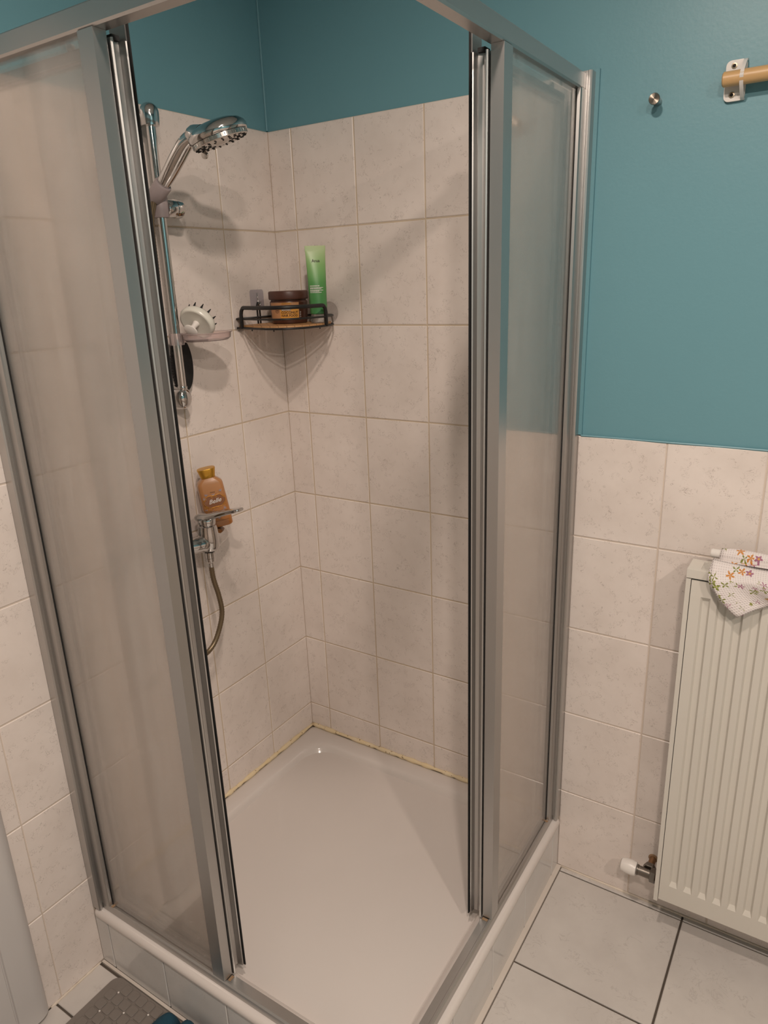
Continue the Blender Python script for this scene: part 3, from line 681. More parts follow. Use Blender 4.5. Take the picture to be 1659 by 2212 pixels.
# ================================================================== CORNER SHELF AND WHAT STANDS ON IT
ZS = 1.5145
sh = thing('corner_shelf', 'black wire corner shelf with bamboo board', 'shelf', (0.08, -0.08, ZS-0.004))
front = bez([(0.0045, -0.1875), (0.030, -0.190), (0.080, -0.207), (0.139, -0.221), (0.190, -0.212), (0.220, -0.172), (0.228, -0.125), (0.226, -0.088), (0.208, -0.034), (0.183, -0.0045)], 6)
def at_z(L, z): return [(p[0], p[1], z) for p in L]
F2 = [(q[0], q[1]) for q in front]
bm = B(); tube(bm, [(0.0045, -0.1875, ZS)] + [(a, b, ZS) for a, b in F2[1:-1]] + [(0.183, -0.0045, ZS)], 0.0026, 8)
tube(bm, [(0.183, -0.0045, ZS), (0.01, -0.0045, ZS), (0.0045, -0.01, ZS), (0.0045, -0.1875, ZS)], 0.0026, 8)
obj('lower_rim', bm, MT['black_wire'], sh, smooth=2)
bm = B(); tube(bm, [(a, b, ZS+0.0235) for a, b in F2], 0.0024, 8)
tube(bm, [(0.183, -0.0045, ZS+0.0235), (0.01, -0.0045, ZS+0.0235), (0.0045, -0.01, ZS+0.0235), (0.0045, -0.1875, ZS+0.0235)], 0.0024, 8)
obj('upper_rim', bm, MT['black_wire'], sh, smooth=2)
# thick handle bar over the front: legs at two places of the front curve
i0, i1 = 5, len(F2)-13
HH = 0.052
mid = F2[i0+2:i1-1]
hb = [(F2[i0][0], F2[i0][1]-0.001, ZS-0.001), (F2[i0][0], F2[i0][1]-0.001, ZS+HH-0.018)]
hb += [(F2[i0][0]+0.0025, F2[i0][1]-0.001, ZS+HH-0.008), (F2[i0+1][0]+0.003, F2[i0+1][1]-0.001, ZS+HH-0.001)] + [(a, b-0.001, ZS+HH) for a, b in mid]
hb += [(F2[i1-1][0]+0.001, F2[i1-1][1]-0.003, ZS+HH-0.001), (F2[i1][0]+0.001, F2[i1][1]-0.002, ZS+HH-0.008), (F2[i1][0]+0.001, F2[i1][1], ZS+HH-0.018), (F2[i1][0]+0.001, F2[i1][1], ZS-0.001)]
bm = B(); tube(bm, hb, 0.0050, 10); obj('front_handle', bm, MT['black_wire'], sh, smooth=2)
for nm_pts in ([(0.0045, -0.104, ZS), (0.0045, -0.104, ZS+0.055), (0.0055, -0.1015, ZS+0.0625), (0.0055, -0.0965, ZS+0.0625), (0.0045, -0.094, ZS+0.055), (0.0045, -0.094, ZS)],
               [(0.155, -0.0045, ZS), (0.155, -0.0045, ZS+0.04), (0.157, -0.0045, ZS+0.046), (0.163, -0.0045, ZS+0.046), (0.165, -0.0045, ZS+0.04), (0.165, -0.0045, ZS)]):
    bm = B(); tube(bm, nm_pts, 0.0023, 8); obj('hanging_loop', bm, MT['black_wire'], sh, smooth=2)
# bamboo board made of strips running to the corner diagonal
bpoly = [(0.008, -0.008)] + [(0.008, -0.183)] + [(a*0.965, b*0.965) for a, b in F2[1:-1]] + [(0.178, -0.008)]
def clip(poly, s0, s1):
    d = (0.7071, -0.7071); e = (0.7071, 0.7071)
    P = [(x*e[0]+y*e[1], x*d[0]+y*d[1]) for x, y in poly]
    def cl(P, val, keep_gt):
        out = []
        for i in range(len(P)):
            a, b = P[i], P[(i+1) % len(P)]; ia = (a[0] > val) == keep_gt; ib = (b[0] > val) == keep_gt
            if ia: out.append(a)
            if ia != ib:
                t = (val-a[0])/(b[0]-a[0]); out.append((val, a[1]+t*(b[1]-a[1])))
        return out
    P = cl(P, s0, True)
    if P: P = cl(P, s1, False)
    return [(p*e[0]+q*d[0], p*e[1]+q*d[1]) for p, q in P]
sw = 0.020
for k in range(-9, 10):
    pl = clip(bpoly, k*sw-sw/2+0.0004, k*sw+sw/2-0.0004)
    if len(pl) >= 3:
        bm = B(); extr(bm, pl, lambda p, q, t: (p, q, t), ZS+0.0027, ZS+0.0067); obj('bamboo_strip', bm, MT['bamboo'], sh)
for a, b in ((0.155, -0.214), (0.222, -0.11), (0.07, -0.202)):
    bm = B(); tube(bm, [(a, b, ZS-0.0015), (a, b, ZS-0.0065)], 0.0016, 6); obj('cross_wire_end', bm, MT['black_wire'], sh)
bm = B(); lathe(bm, [(0.021, 0.0006), (0.020, 0.0022), (0.006, 0.0030)], (0, -0.176, ZS+0.008), (1, 0, 0), 28); obj('adhesive_pad', bm, MT['clear_pad'], sh, smooth=0.6)
bm = B(); lathe(bm, [(0.030, 0.0006), (0.029, 0.0022), (0.006, 0.0030)], (0.176, 0, ZS+0.030), (0, -1, 0), 28); obj('adhesive_pad', bm, MT['clear_pad'], sh, smooth=0.6)
# adhesive hook on the left wall, the shelf hangs on it
hk = thing('adhesive_hook', 'small hazy grey adhesive wall hook above the corner shelf', 'hook', (0, -0.099, 1.557))
bm = B(); extr(bm, [(a-0.099, b+1.5835) for a, b in rrect(0.055, 0.054, 0.007)], lambda p, q, t: (t, p, q), 0.0006, 0.0022); obj('pad', bm, MT['lilac_pad'], hk)
bm = B(); tube(bm, bez([(0.0035, -0.0985, 1.602), (0.0045, -0.0985, 1.590), (0.0075, -0.1015, 1.584), (0.0095, -0.1025, 1.576), (0.0085, -0.0985, 1.5685), (0.010, -0.0945, 1.574), (0.0105, -0.0945, 1.580)], 5), 0.0013, 8); obj('wire_hook', bm, MT['steel'], hk, smooth=2)

# jar
JX, JY, JZ = 0.106, -0.090, ZS+0.0070
jar = thing('cosmetic_jar', 'brown hair-care jar with amber label on corner shelf', 'jar', (JX, JY, JZ))
MT['jar_brown'] = noisy('jar_brown', (0.060, 0.022, 0.013), (0.075, 0.028, 0.017), 20, 0.3)
MT['jar_lid'] = noisy('jar_lid', (0.085, 0.033, 0.022), (0.10, 0.040, 0.027), 20, 0.42)
MT['jar_lid_top'] = noisy('jar_lid_disc', (0.42, 0.29, 0.22), (0.48, 0.34, 0.26), 30, 0.35)
MT['jar_label'] = noisy('jar_label', (0.44, 0.215, 0.095), (0.52, 0.27, 0.13), 30, 0.4)
MT['jar_orange'] = noisy('jar_orange', (0.66, 0.30, 0.05), (0.74, 0.37, 0.075), 40, 0.4)
bm = B(); lathe(bm, [(0.044, 0.0), (0.0465, 0.002), (0.0480, 0.010), (0.0495, 0.030), (0.0500, 0.055), (0.0485, 0.058), (0.0470, 0.059), (0.0470, 0.063)], (JX, JY, JZ), (0, 0, 1), 48); obj('body', bm, MT['jar_brown'], jar, smooth=0.6)
bm = B(); lathe(bm, [(0.0505, 0.0615), (0.0520, 0.0630), (0.0525, 0.0650), (0.0525, 0.0800), (0.0510, 0.0825), (0.0480, 0.0835), (0.0470, 0.0825), (0.010, 0.0825)], (JX, JY, JZ), (0, 0, 1), 48); obj('lid', bm, MT['jar_lid'], jar, smooth=0.6)
bm = B(); lathe(bm, [(0.0465, 0.0826), (0.0460, 0.0832), (0.001, 0.0832)], (JX, JY, JZ), (0, 0, 1), 48); obj('lid_disc', bm, MT['jar_lid_top'], jar, smooth=0.6)
PH = math.atan2(-1.6273-JY, 1.3945-JX)
def jr(h):  # radius at height
    return 0.0480+(0.0495-0.0480)*(h-0.010)/0.02 if h < 0.03 else 0.0495+0.0005*(h-0.03)/0.025
def jmap(off):
    def f(a, b):
        th = PH + 0.02 + a/0.0495; R = jr(b)+off
        return Vector((JX+R*math.cos(th), JY+R*math.sin(th), JZ+b))
    return f
def jpatch(a0, a1, b0, b1, off, mat, name):
    bm = B(); nn = 24; f = jmap(off)
    rings(bm, [[f(a0+(a1-a0)*k/nn, b) for k in range(nn+1)] for b in (b0, (b0+b1)/2, b1)], closed_ring=False); return obj(name, bm, mat, jar, smooth=2)
jpatch(-0.062, 0.062, 0.0120, 0.0545, 0.0004, MT['jar_label'], 'wrap_label')
jpatch(0.026, 0.062, 0.0121, 0.0544, 0.0006, MT['jar_brown'], 'dark_label_panel')
jpatch(-0.025, 0.024, 0.0150, 0.0380, 0.0007, MT['jar_orange'], 'amber_label_panel')
jpatch(-0.022, 0.003, 0.0335, 0.0373, 0.0009, MT['jar_brown'], 'label_strip')
T = jmap(0.0011)
def jtext(s, size, a, b, mat, name, bold=0.0, sx=1.0):
    obj(name, text_bm(s, size, lambda p, q: T(a+p, b+q), bold=bold, align='LEFT', sx=sx), mat, jar)
jtext('COCONUT', 0.0088, -0.0222, 0.0285, MT['jar_brown'], 'lettering', 0.00025, 0.98)
jtext('HAIR FOOD', 0.0080, -0.0222, 0.0210, MT['jar_brown'], 'lettering', 0.00025, 1.0)
jtext('SMOOTHING', 0.0040, -0.0212, 0.0354, MT['white_print'], 'lettering', 0.0001)
jtext('FRUCTIS', 0.0105, -0.0235, 0.0432, MT['jar_brown'], 'lettering', 0.0003)
jtext('GARNIER', 0.0060, -0.0200, 0.0515, MT['gold_print'], 'lettering', 0.0001)
bm = B(); tube(bm, [T(-0.034+0.0055*math.cos(t), 0.0345+0.0055*math.sin(t)) for t in [2*PI*k/24 for k in range(24)]], 0.0003, 5, loop=True); tube(bm, [T(-0.0375, 0.0345), T(-0.0305, 0.0345)], 0.0009, 5); obj('round_emblem', bm, MT['jar_brown'], jar)
bm = B()
for b in (0.0125, 0.0180, 0.0235, 0.029):
    tube(bm, [T(0.0295+0.0013*math.cos(t), b+0.0016*math.sin(t)) for t in [2*PI*k/12 for k in range(12)]], 0.0003, 5, loop=True)
obj('small_icon', bm, MT['white_print'], jar)

# green tube
TX, TY = 0.1950, -0.0760
tb = thing('cleanser_tube', 'green squeeze tube with clear cap on corner shelf', 'tube', (TX, TY, JZ))
kt = N('green_tube'); sp = kt.n('SeparateXYZ'); kt.put(sp, 0, kt.n('TexCoord').outputs['Generated'])
kt.set(Base_Color=kt.ramp(sp.outputs[2], [(0.0, (0.07, 0.27, 0.09, 1)), (0.45, (0.095, 0.30, 0.085, 1)), (0.72, (0.22, 0.42, 0.15, 1)), (1.0, (0.45, 0.55, 0.30, 1))]), Roughness=0.35)
MT['green_tube'] = kt.m
tf = Vector((1.3945-TX, -1.6273-TY, 0)).normalized(); ta = math.radians(10); tf = Vector((tf.x*math.cos(ta)-tf.y*math.sin(ta), tf.x*math.sin(ta)+tf.y*math.cos(ta), 0)); ts = Vector((-tf.y, tf.x, 0))
to = Vector((TX, TY, JZ))
tu = (Vector((0, 0, 1)) - ts*0.0).normalized()
def tw(a, b, c): return to + ts*a + tf*b + tu*c
def tsec(w, d, h, n=32): return [tw(w*math.cos(2*PI*k/n), d*math.sin(2*PI*k/n), h) for k in range(n)]
bm = B(); rings(bm, [tsec(0.0205, 0.0185, 0.0225), tsec(0.0222, 0.0198, 0.0240), tsec(0.0230, 0.0190, 0.05), tsec(0.0240, 0.0150, 0.10), tsec(0.0252, 0.0085, 0.150), tsec(0.0262, 0.0022, 0.176), tsec(0.0270, 0.0016, 0.180), tsec(0.0270, 0.0016, 0.1915)]); obj('body', bm, MT['green_tube'], tb, smooth=0.7)
bm = B(); rings(bm, [tsec(0.0180, 0.0170, 0.0), tsec(0.0205, 0.0190, 0.001), tsec(0.0212, 0.0195, 0.0215), tsec(0.0195, 0.0180, 0.0222)]); obj('cap', bm, MT['clear_pad'], tb, smooth=0.6)
bm = B(); rings(bm, [tsec(0.012, 0.012, 0.003), tsec(0.012, 0.012, 0.021)]); obj('inner_neck', bm, MT['white_plastic'], tb, smooth=0.6)
def tdepth(a, h):
    for (w0, d0, z0), (w1, d1, z1) in zip(((0.0222, 0.0198, 0.024), (0.0230, 0.0190, 0.05), (0.0240, 0.0150, 0.10), (0.0252, 0.0085, 0.150)), ((0.0230, 0.0190, 0.05), (0.0240, 0.0150, 0.10), (0.0252, 0.0085, 0.150), (0.0262, 0.0022, 0.176))):
        if z0 <= h <= z1:
            t = (h-z0)/(z1-z0); w = w0+(w1-w0)*t; d = d0+(d1-d0)*t
            return d*math.sqrt(max(1-(a/w)**2, 0))
    return 0.0
def tmap(a, h): return tw(a, tdepth(a, h)+0.0005, h)
obj('lettering', text_bm('Anua', 0.0105, lambda a, b: tmap(a-0.0015, 0.1545+b), bold=0.0002, sx=0.95), MT['dark_print'], tb)
bm = B()
random.seed(3)
for h, L0 in ((0.0930, 0.024), (0.0885, 0.033), (0.0860, 0.028), (0.0822, 0.033), (0.0800, 0.022), (0.0768, 0.028)):
    x = -0.0205; th = 0.0011 if h > 0.09 else 0.0008
    while x < -0.0205+L0:
        w = random.uniform(0.0012, 0.004); x1 = min(x+w, -0.0205+L0)
        bm.faces.new([bm.verts.new(tmap(p, q)) for p, q in ((x, h-th), (x1, h-th), (x1, h+th), (x, h+th))]); x = x1+0.0006
obj('fine_print', bm, MT['white_print'], tb)

# ================================================================== RADIATOR
XL, XR_, ZB0, ZT0, YF = 1.1735, 1.98, 0.118, 1.001, -0.100
rad = thing('radiator', 'cream panel radiator on the back wall', 'radiator', (1.57, -0.06, 0.115))
# front plate with pressed vertical channels
xs_ = [XL]; cols = [(XL, 0)]
c = 1.2045; pitch = 0.0329; cen = [XL]
while c < XR_-0.03:
    cols += [(c-0.0098, 0), (c-0.0058, 1), (c+0.0058, 1), (c+0.0098, 0)]; cen += [c]*4; c += pitch
cols.append((XR_, 0))
zrows = [(ZB0, 0), (0.170, 0), (0.182, 1), (0.944, 1), (0.953, 0), (ZT0-0.012, 0)]
bm = B(); DEP = 0.0065
cen.append(XR_)
rows = [[bm.verts.new((x if zs_ or not s else q+(x-q)*1.62, YF + (DEP if (s and zs_) else 0) + (0.0 if 0.13 < z < 0.98 else 0.002), z)) for (x, s), q in zip(cols, cen)] for z, zs_ in zrows]
for a, b in zip(rows[:-1], rows[1:]):
    for i in range(len(cols)-1): bm.faces.new((a[i], a[i+1], b[i+1], b[i]))
back = [[bm.verts.new((x, YF+0.014, z)) for x in (XL, XR_)] for z in (ZB0, ZT0-0.012)]
bm.faces.new((back[0][0], back[1][0], back[1][1], back[0][1]))
obj('front_panel', bm, MT['rad'], rad, smooth=0.35)
bm = B(); box(bm, XL+0.004, XR_-0.004, -0.052, -0.040, ZB0+0.004, ZT0-0.014); obj('rear_panel', bm, MT['rad'], rad, bevel=0.002)
bm = B()
for i in range(46):
    x = XL+0.012+i*0.017; box(bm, x, x+0.0012, -0.084, -0.054, 0.16, 0.95)
o = obj('convector_fin', bm, MT['rad'], rad); o['kind'] = 'stuff'
for x0, x1 in ((1.1625, 1.1720), (XR_+0.0015, XR_+0.011)):
    bm = B(); box(bm, x0, x1, YF-0.001, -0.036, 0.112, ZT0-0.010); obj('side_cover', bm, MT['rad'], rad, bevel=0.0015)
# top grille: rim plates and louvre bars
bm = B(); box(bm, 1.1625, 1.1880, YF-0.002, -0.034, ZT0-0.0075, 1.0125); box(bm, 1.945, XR_+0.011, YF-0.002, -0.034, ZT0-0.0075, 1.0125)
box(bm, 1.188, 1.945, YF-0.002, -0.090, ZT0-0.0075, 1.0125); box(bm, 1.188, 1.945, -0.043, -0.034, ZT0-0.0075, 1.0125)
obj('top_grille_frame', bm, MT['rad'], rad)
i = 0
for k in range(6):
    y = -0.0865+k*0.0078
    bm = B(); box(bm, 1.1875, 1.945, y, y+0.0036, ZT0-0.004, 1.0120); obj('grille_bar', bm, MT['rad'], rad)
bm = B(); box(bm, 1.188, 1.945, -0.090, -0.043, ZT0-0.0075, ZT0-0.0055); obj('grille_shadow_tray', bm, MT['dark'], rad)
for x in (1.30, 1.84):
    bm = B(); box(bm, x, x+0.03, -0.040, 0.0015, 0.25, 0.90); obj('wall_bracket', bm, MT['rad'], rad)
# valve
vz, vy = 0.1385, -0.052
va = thing('radiator_valve', 'tarnished radiator valve with white knob beside the radiator', 'valve', (1.135, vy, 0.12))
bm = B(); lathe(bm, [(0.013, 0), (0.0175, 0.001), (0.0195, 0.012), (0.0190, 0.028), (0.0165, 0.038), (0.012, 0.041)], (1.108, vy, vz), (-1, 0, 0), 28); obj('knob', bm, MT['white_plastic'], va, smooth=0.7)
bm = B(); tube(bm, [(1.109, vy, vz), (1.112, vy, vz), (1.1125, vy, vz), (1.143, vy, vz)], [0.0135, 0.0135, 0.0120, 0.0120], 20); obj('body', bm, MT['brass_old'], va, smooth=0.6)
bm = B(); lathe(bm, [(0.0175, 0), (0.0185, 0.001), (0.0185, 0.013), (0.0175, 0.014)], (1.1415, vy, vz), (1, 0, 0), 6); obj('union_nut', bm, MT['brass_old'], va, bevel=0.0008)
bm = B(); tube(bm, [(1.1555, vy, vz), (1.1745, vy, vz)], 0.0095, 16); obj('tail_pipe', bm, MT['copper'], va, smooth=0.6)
bm = B(); lathe(bm, [(0.0150, 0), (0.0162, 0.001), (0.0162, 0.013), (0.0150, 0.014)], (1.136, vy+0.010, vz+0.002), (0, 1, 0.03), 6); obj('pipe_nut', bm, MT['brass_old'], va, bevel=0.0008)
bm = B(); tube(bm, [(1.136, vy+0.020, vz+0.003), (1.1375, 0.003, vz+0.009)], 0.0085, 16); obj('supply_pipe', bm, MT['copper'], va, smooth=0.6)
bm = B(); lathe(bm, [(0.0125, 0.0023), (0.0100, 0.0040), (0.0085, 0.0042)], (1.1375, 0, vz+0.009), (0, -1, 0), 24); obj('rust_collar', bm, MT['rust'], va, smooth=0.6)

# hanger bar on the radiator and floral towel
hb_ = thing('hanger_bar', 'white hanger bar lying above the radiator under the floral towel', 'towel bar', (1.5, -0.063, 1.0125))
bm = B(); tube(bm, [(1.2005, -0.0635, 1.0435), (1.203, -0.0635, 1.0435), (1.75, -0.0635, 1.0475)], [0.0080, 0.0095, 0.0095], 20); obj('bar', bm, MT['white_plastic'], hb_, smooth=0.7)
for x in (1.33, 1.70):
    bm = B(); tube(bm, [(x, -0.0635, 1.040), (x, -0.062, 1.0118)], 0.005, 10); obj('support', bm, MT['white_plastic'], hb_, smooth=2)
def towel_mat():
    k = N('floral_waffle_cloth'); uv = k.n('UVMap').outputs[0]
    vo = k.n('TexVoronoi', feature='F1'); k.put(vo, 'Vector', uv); k.put(vo, 'Scale', 46.0); k.put(vo, 'Randomness', 0.75)
    sub = k.n('VectorMath', operation='SUBTRACT'); k.put(sub, 0, uv); k.put(sub, 1, vo.outputs['Position'])
    sx = k.n('SeparateXYZ'); k.put(sx, 0, sub.outputs[0])
    cr = k.n('SeparateColor'); k.put(cr, 0, vo.outputs['Color'])
    ang_ = k.math('ADD', k.math('ARCTAN2', sx.outputs[1], sx.outputs[0]), k.math('MULTIPLY', cr.outputs[1], 6.28))
    isleaf = k.math('LESS_THAN', cr.outputs[0], 0.40)
    npet = k.math('ADD', 5.0, k.math('MULTIPLY', isleaf, -1.0))
    pet = k.math('ADD', 0.66, k.math('MULTIPLY', k.math('COSINE', k.math('MULTIPLY', ang_, npet)), k.math('ADD', 0.20, k.math('MULTIPLY', isleaf, 0.16))))
    d = k.math('DIVIDE', vo.outputs['Distance'], k.math('MULTIPLY', pet, k.math('ADD', 0.52, k.math('MULTIPLY', cr.outputs[2], 0.16))))
    fine = k.noise(uv, 420, 2); d = k.math('ADD', d, k.math('MULTIPLY', k.math('SUBTRACT', fine, 0.5), 0.7))
    inside = k.math('LESS_THAN', d, 0.85); core = k.math('LESS_THAN', d, 0.33)
    flower = k.ramp(cr.outputs[0], [(0.0, (0.20, 0.22, 0.035, 1)), (0.40, (0.34, 0.13, 0.21, 1)), (0.78, (0.55, 0.22, 0.04, 1))])
    for e in flower.node.color_ramp.elements: pass
    flower.node.color_ramp.interpolation = 'CONSTANT'
    corec = k.mix(isleaf, (0.66, 0.33, 0.06, 1), (0.48, 0.48, 0.15, 1))
    v2 = k.n('TexVoronoi', feature='F1'); k.put(v2, 'Vector', uv); k.put(v2, 'Scale', 62.0)
    sprig = k.math('MULTIPLY', k.math('LESS_THAN', k.math('ADD', v2.outputs['Distance'], k.math('MULTIPLY', k.math('SUBTRACT', k.noise(uv, 260, 2), 0.5), 0.9)), 0.20), k.math('GREATER_THAN', k.noise(uv, 22, 1), 0.52))
    base = k.mix(k.noise(uv, 30, 2), (0.70, 0.64, 0.62, 1), (0.76, 0.70, 0.68, 1))
    col = k.mix(sprig, base, (0.26, 0.27, 0.06, 1)); col = k.mix(inside, col, flower); col = k.mix(k.math('MULTIPLY', inside, core), col, corec)
    w1 = k.n('TexWave', bands_direction='X'); k.put(w1, 'Vector', uv); k.put(w1, 'Scale', 68.0)
    w2 = k.n('TexWave', bands_direction='Y'); k.put(w2, 'Vector', uv); k.put(w2, 'Scale', 68.0)
    ht = k.math('MAXIMUM', w1.outputs['Fac'], w2.outputs['Fac'])
    k.set(Base_Color=k.mix(k.math('MULTIPLY', k.math('SUBTRACT', 0.75, ht, clamp=True), 0.5), col, (0.36, 0.31, 0.30, 1)), Roughness=0.95)
    k.bump(ht, 0.5, 0.0015); return k.m
MT['floral'] = towel_mat()
def cloth(name, fn, nu, nv, mat, parent, su, sv, thick=0.002):
    bm = B(); uvl = bm.loops.layers.uv.new('UVMap')
    V = [[bm.verts.new(fn(i/(nu-1), j/(nv-1))) for j in range(nv)] for i in range(nu)]
    for i in range(nu-1):
        for j in range(nv-1):
            f = bm.faces.new((V[i][j], V[i+1][j], V[i+1][j+1], V[i][j+1]))
            for lp, (a, b) in zip(f.loops, ((i, j), (i+1, j), (i+1, j+1), (i, j+1))):
                lp[uvl].uv = (a/(nu-1)*su, b/(nv-1)*sv)
    o = obj(name, bm, mat, parent, smooth=4)
    md = o.modifiers.new('thickness', 'SOLIDIFY'); md.thickness = thick; md.offset = 0
    return o
tw_ = thing('floral_towel', 'white waffle towel with purple and orange flowers hung over the radiator', 'towel', (1.45, -0.08, 0.93))
def fold_top(u, v):     # over the bar: u along x, v around the bar from the rear up to the front
    x = 1.2225 + u*0.40
    a = math.radians(215 - v*262); R = 0.0125 + 0.002*math.sin(u*17)
    zc = 1.0437+u*0.003; z = zc + R*math.sin(a); y = -0.0635 - R*math.cos(a)*-1.0 * (1.0)
    y = -0.0635 + R*math.cos(a)
    if v < 0.15: z -= (0.15-v)*0.12
    return (x - 0.003*(1-v), y, z)
cloth('top_fold', fold_top, 40, 20, MT['floral'], tw_, 0.40, 0.06)
def flap(u, v):         # hangs down the front of the radiator, its hem rising to the right
    x = 1.2085 + 0.0615*v**2.1*(1-u) + u*0.40
    ztop = 1.0365 - 0.006*min(1.0, u*5) - 0.004*u
    zbot = 0.930 + 0.62*min(u*0.40, 0.07) + 0.003*math.sin(u*30)
    if u < 0.04: zbot += 0.004*(1-u/0.04)
    z = ztop + (zbot-ztop)*v
    y = -0.0815 - 0.036*min(1.0, v*3.2)**0.8 - 0.006*math.sin(u*24+1.2)*v - 0.004*math.sin(v*PI)
    if u < 0.12: y -= 0.006*(1-u/0.12)*math.sin(v*PI*0.8)
    return (x, y, z)
cloth('front_flap', flap, 60, 24, MT['floral'], tw_, 0.40, 0.115)
def under(u, v):        # second layer showing at the left edge
    x, y, z = flap(u*0.35, v); return (x - 0.0085*(1-u)*math.sin(min(1, v*1.3)*PI*0.75), y+0.0065, z+0.010*v)
cloth('under_layer', under, 24, 20, MT['floral'], tw_, 0.14, 0.115)
def conn(u, v):         # from bar down behind the fold to the flap top
    x = 1.2115+u*0.40; return (x, -0.070-0.0115*v, 1.034+0.0015*math.sin(v*PI) - 0.001*u)
cloth('bridge', conn, 20, 6, MT['floral'], tw_, 0.40, 0.02)

# ================================================================== WALL HOOK, TOWEL ROD
kn = thing('wall_knob', 'small round steel knob hook on teal wall', 'hook', (1.005, 0.004, 1.937))
bm = B(); lathe(bm, [(0.0075, -0.0035), (0.0075, 0.024), (0.0070, 0.0245)], (1.006, 0, 1.9365), (0, -1, 0), 24); obj('stem', bm, MT['steel'], kn, smooth=0.6)
ka = N('radial_brushed_steel'); ka.set(Base_Color=(0.36, 0.30, 0.25, 1), Metallic=1.0, Roughness=0.28, Anisotropic=0.85)
tg = ka.n('Tangent', direction_type='RADIAL', axis='Y'); ka.t.links.new(tg.outputs[0], ka.p.inputs['Tangent'])
bm = B(); lathe(bm, [(0.0098, 0.0), (0.0104, 0.0008), (0.0104, 0.0050), (0.0098, 0.0058)], (0, 0, 0), (0, -1, 0), 32)
o = obj('cap_disc', bm, ka.m, None, smooth=0.5); o.parent = kn; o.location = Vector((1.006, -0.0245, 1.9365)) - kn.location
rod = thing('towel_rod', 'round wooden towel rod held by white wall bracket', 'towel rod', (1.30, 0.004, 1.93))
RZ, RYR = 1.9495, -0.026
bm = B(); tube(bm, [(1.1255, RYR, RZ+0.0005), (1.1275, RYR, RZ+0.0005), (1.90, RYR, RZ)], [0.0105, 0.0128, 0.0128], 28); obj('rod', bm, MT['beech'], rod, smooth=0.6)
for bx0 in (1.1440, 1.86):
    bm = B(); extr(bm, [(a+bx0-0.0, b+RZ+0.001) for a, b in rrect(0.036, 0.068, 0.009)], lambda p, q, t: (p, t, q), 0.003, -0.0035)
    br_ = obj('bracket', bm, MT['white_plastic'], rod, bevel=0.001)
    bm = B()   # strap over the rod: a narrow curved band near the right edge of the plate
    sp_ = [(0.0035, 0.0345), (-0.004, 0.0335), (-0.012, 0.0290), (-0.0235, 0.0205), (-0.0345, 0.0110), (-0.0400, 0.0), (-0.0345, -0.0120), (-0.022, -0.0220), (-0.010, -0.0300), (-0.0035, -0.0335), (0.0035, -0.0335)]
    inn = [(0.0035, 0.0315), (-0.0025, 0.0300), (-0.0100, 0.0250), (-0.0215, 0.0170), (-0.0320, 0.0090), (-0.0370, 0.0), (-0.0320, -0.0098), (-0.0200, -0.0185), (-0.0085, -0.0265), (-0.0025, -0.0300), (0.0035, -0.0305)]
    x0, x1 = bx0+0.0115, bx0+0.0180
    for xx in (x0, x1): pass
    va0 = [[bm.verts.new((xx, y, RZ+0.001+z)) for y, z in sp_] for xx in (x0, x1)]; vb0 = [[bm.verts.new((xx, y, RZ+0.001+z)) for y, z in inn] for xx in (x0, x1)]
    for q in range(len(sp_)-1):
        bm.faces.new((va0[0][q], va0[0][q+1], va0[1][q+1], va0[1][q])); bm.faces.new((vb0[0][q], vb0[1][q], vb0[1][q+1], vb0[0][q+1]))
        for s_ in (0, 1): bm.faces.new((va0[s_][q], vb0[s_][q], vb0[s_][q+1], va0[s_][q+1]))
    obj('strap', bm, MT['white_plastic'], br_, smooth=0.6)
    for dz2 in (0.0245, -0.0235):
        bm = B(); lathe(bm, [(0.0052, 0), (0.0050, 0.0012), (0.0030, 0.0016), (0.0020, 0.0006)], (bx0-0.004, -0.0035, RZ+0.001+dz2), (0, -1, 0), 20); sc_ = obj('screw', bm, MT['screw'], br_, smooth=0.6)
        bm = B(); lathe(bm, [(0.0022, 0.0006), (0.0022, 0.0018)], (bx0-0.004, -0.0035, RZ+0.001+dz2), (0, -1, 0), 6); obj('screw_recess', bm, MT['dark'], sc_)

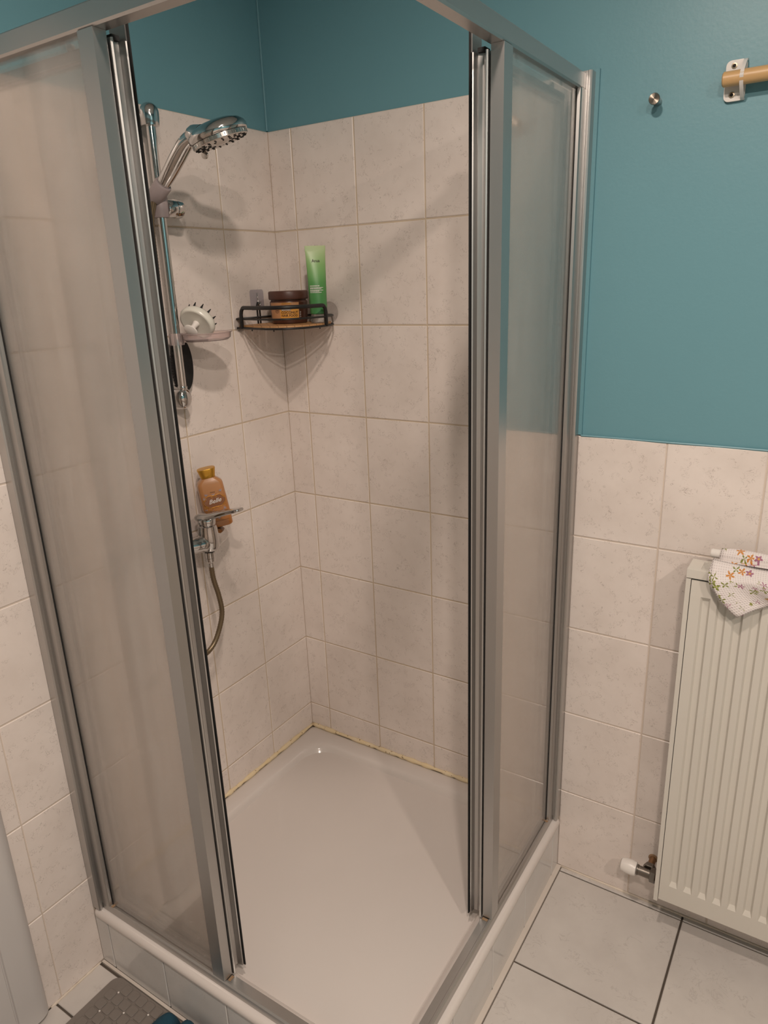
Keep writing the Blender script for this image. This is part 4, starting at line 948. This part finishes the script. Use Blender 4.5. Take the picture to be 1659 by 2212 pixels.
# ================================================================== BATH MAT, TEAL CLOTH
mx0, mx1, my0, my1 = 0.072, 0.505, -1.52, -0.8935
mat = thing('bath_mat', 'grey rubber bath mat with raised squares beside the shower', 'bath mat', (0.28, -1.2, 0))
bm = B(); extr(bm, [(a+(mx0+mx1)/2, b+(my0+my1)/2) for a, b in rrect(mx1-mx0, my1-my0, 0.022)], lambda p, q, t: (p, q, t), 0.0012, 0.0055); obj('sheet', bm, MT['mat'], mat, bevel=0.001)
P_ = 0.0268; bm = B()
rs = [[(a, b, z) for a, b in rrect(w, w, 0.005, 3)] for w, z in ((0.0242, 0), (0.0238, 0.0016), (0.0222, 0.0024))]
rings(bm, rs); bmesh.ops.recalc_face_normals(bm, faces=bm.faces); sqm = bpy.data.meshes.new('square_pad'); bm.to_mesh(sqm); bm.free(); sqm.materials.append(MT['mat'])
ix = int((mx1-mx0-0.006)/P_); iy = int((my1-my0-0.006)/P_)
gx0 = mx0+((mx1-mx0)-(ix-1)*P_)/2; gy0 = my1-0.0165
for i in range(ix):
    for j in range(min(iy, 18)):
        if (i in (0, ix-1)) and j == 0: continue
        o = bpy.data.objects.new('square_pad', sqm); o.location = Vector((gx0+i*P_, gy0-j*P_, 0.0054)) - mat.location; link(o, mat)
bm = B()
for i in range(ix-1):
    for j in range(min(iy, 18)-1):
        if (i+2*j) % 4 == 0: lathe(bm, [(0.0022, 0.005), (0.0022, 0.0068), (0.0012, 0.0074)], (gx0+(i+0.5)*P_, gy0-(j+0.5)*P_, 0), (0, 0, 1), 8)
o = obj('white_dot', bm, MT['white_plastic'], mat, smooth=0.7); o['kind'] = 'stuff'  # small raised white dots at some crossings between the squares
def cl_h(x, y):
    a = math.exp(-((x-0.292)/0.028)**2)*0.030 + math.exp(-((x-0.362)/0.032)**2)*0.052 + 0.040*math.exp(-((x-0.43)/0.05)**2)
    return a*(0.80+0.20*math.sin(y*40+x*20)) + 0.010
bm = B(); nx, ny = 60, 40
def edge(x): return -0.8975 - 0.022*math.exp(-((x-0.325)/0.012)**2) - 0.05*max(0.0, (0.285-x)/0.04)**1.5
V = []
for i in range(nx):
    u = i/(nx-1); x = 0.258+u*0.25; rowv = []
    for j in range(ny):
        v = (j/(ny-1))**1.4; y = edge(x) - v*0.30
        e = min(1.0, v/0.06)*min(1.0, (1-v)/0.08)*min(1.0, u/0.06)*min(1.0, (1-u)/0.08); e = math.sin(e*PI/2)**0.7
        rowv.append(bm.verts.new((x+0.010*math.sin((y+0.9)*23), y, 0.0085+cl_h(x, y)*e)))
    V.append(rowv)
for i in range(nx-1):
    for j in range(ny-1): bm.faces.new((V[i][j], V[i+1][j], V[i+1][j+1], V[i][j+1]))
tag(obj('bath_towel', bm, MT['teal_cloth'], smooth=4), 'crumpled dark teal towel lying on the bath mat', 'towel')
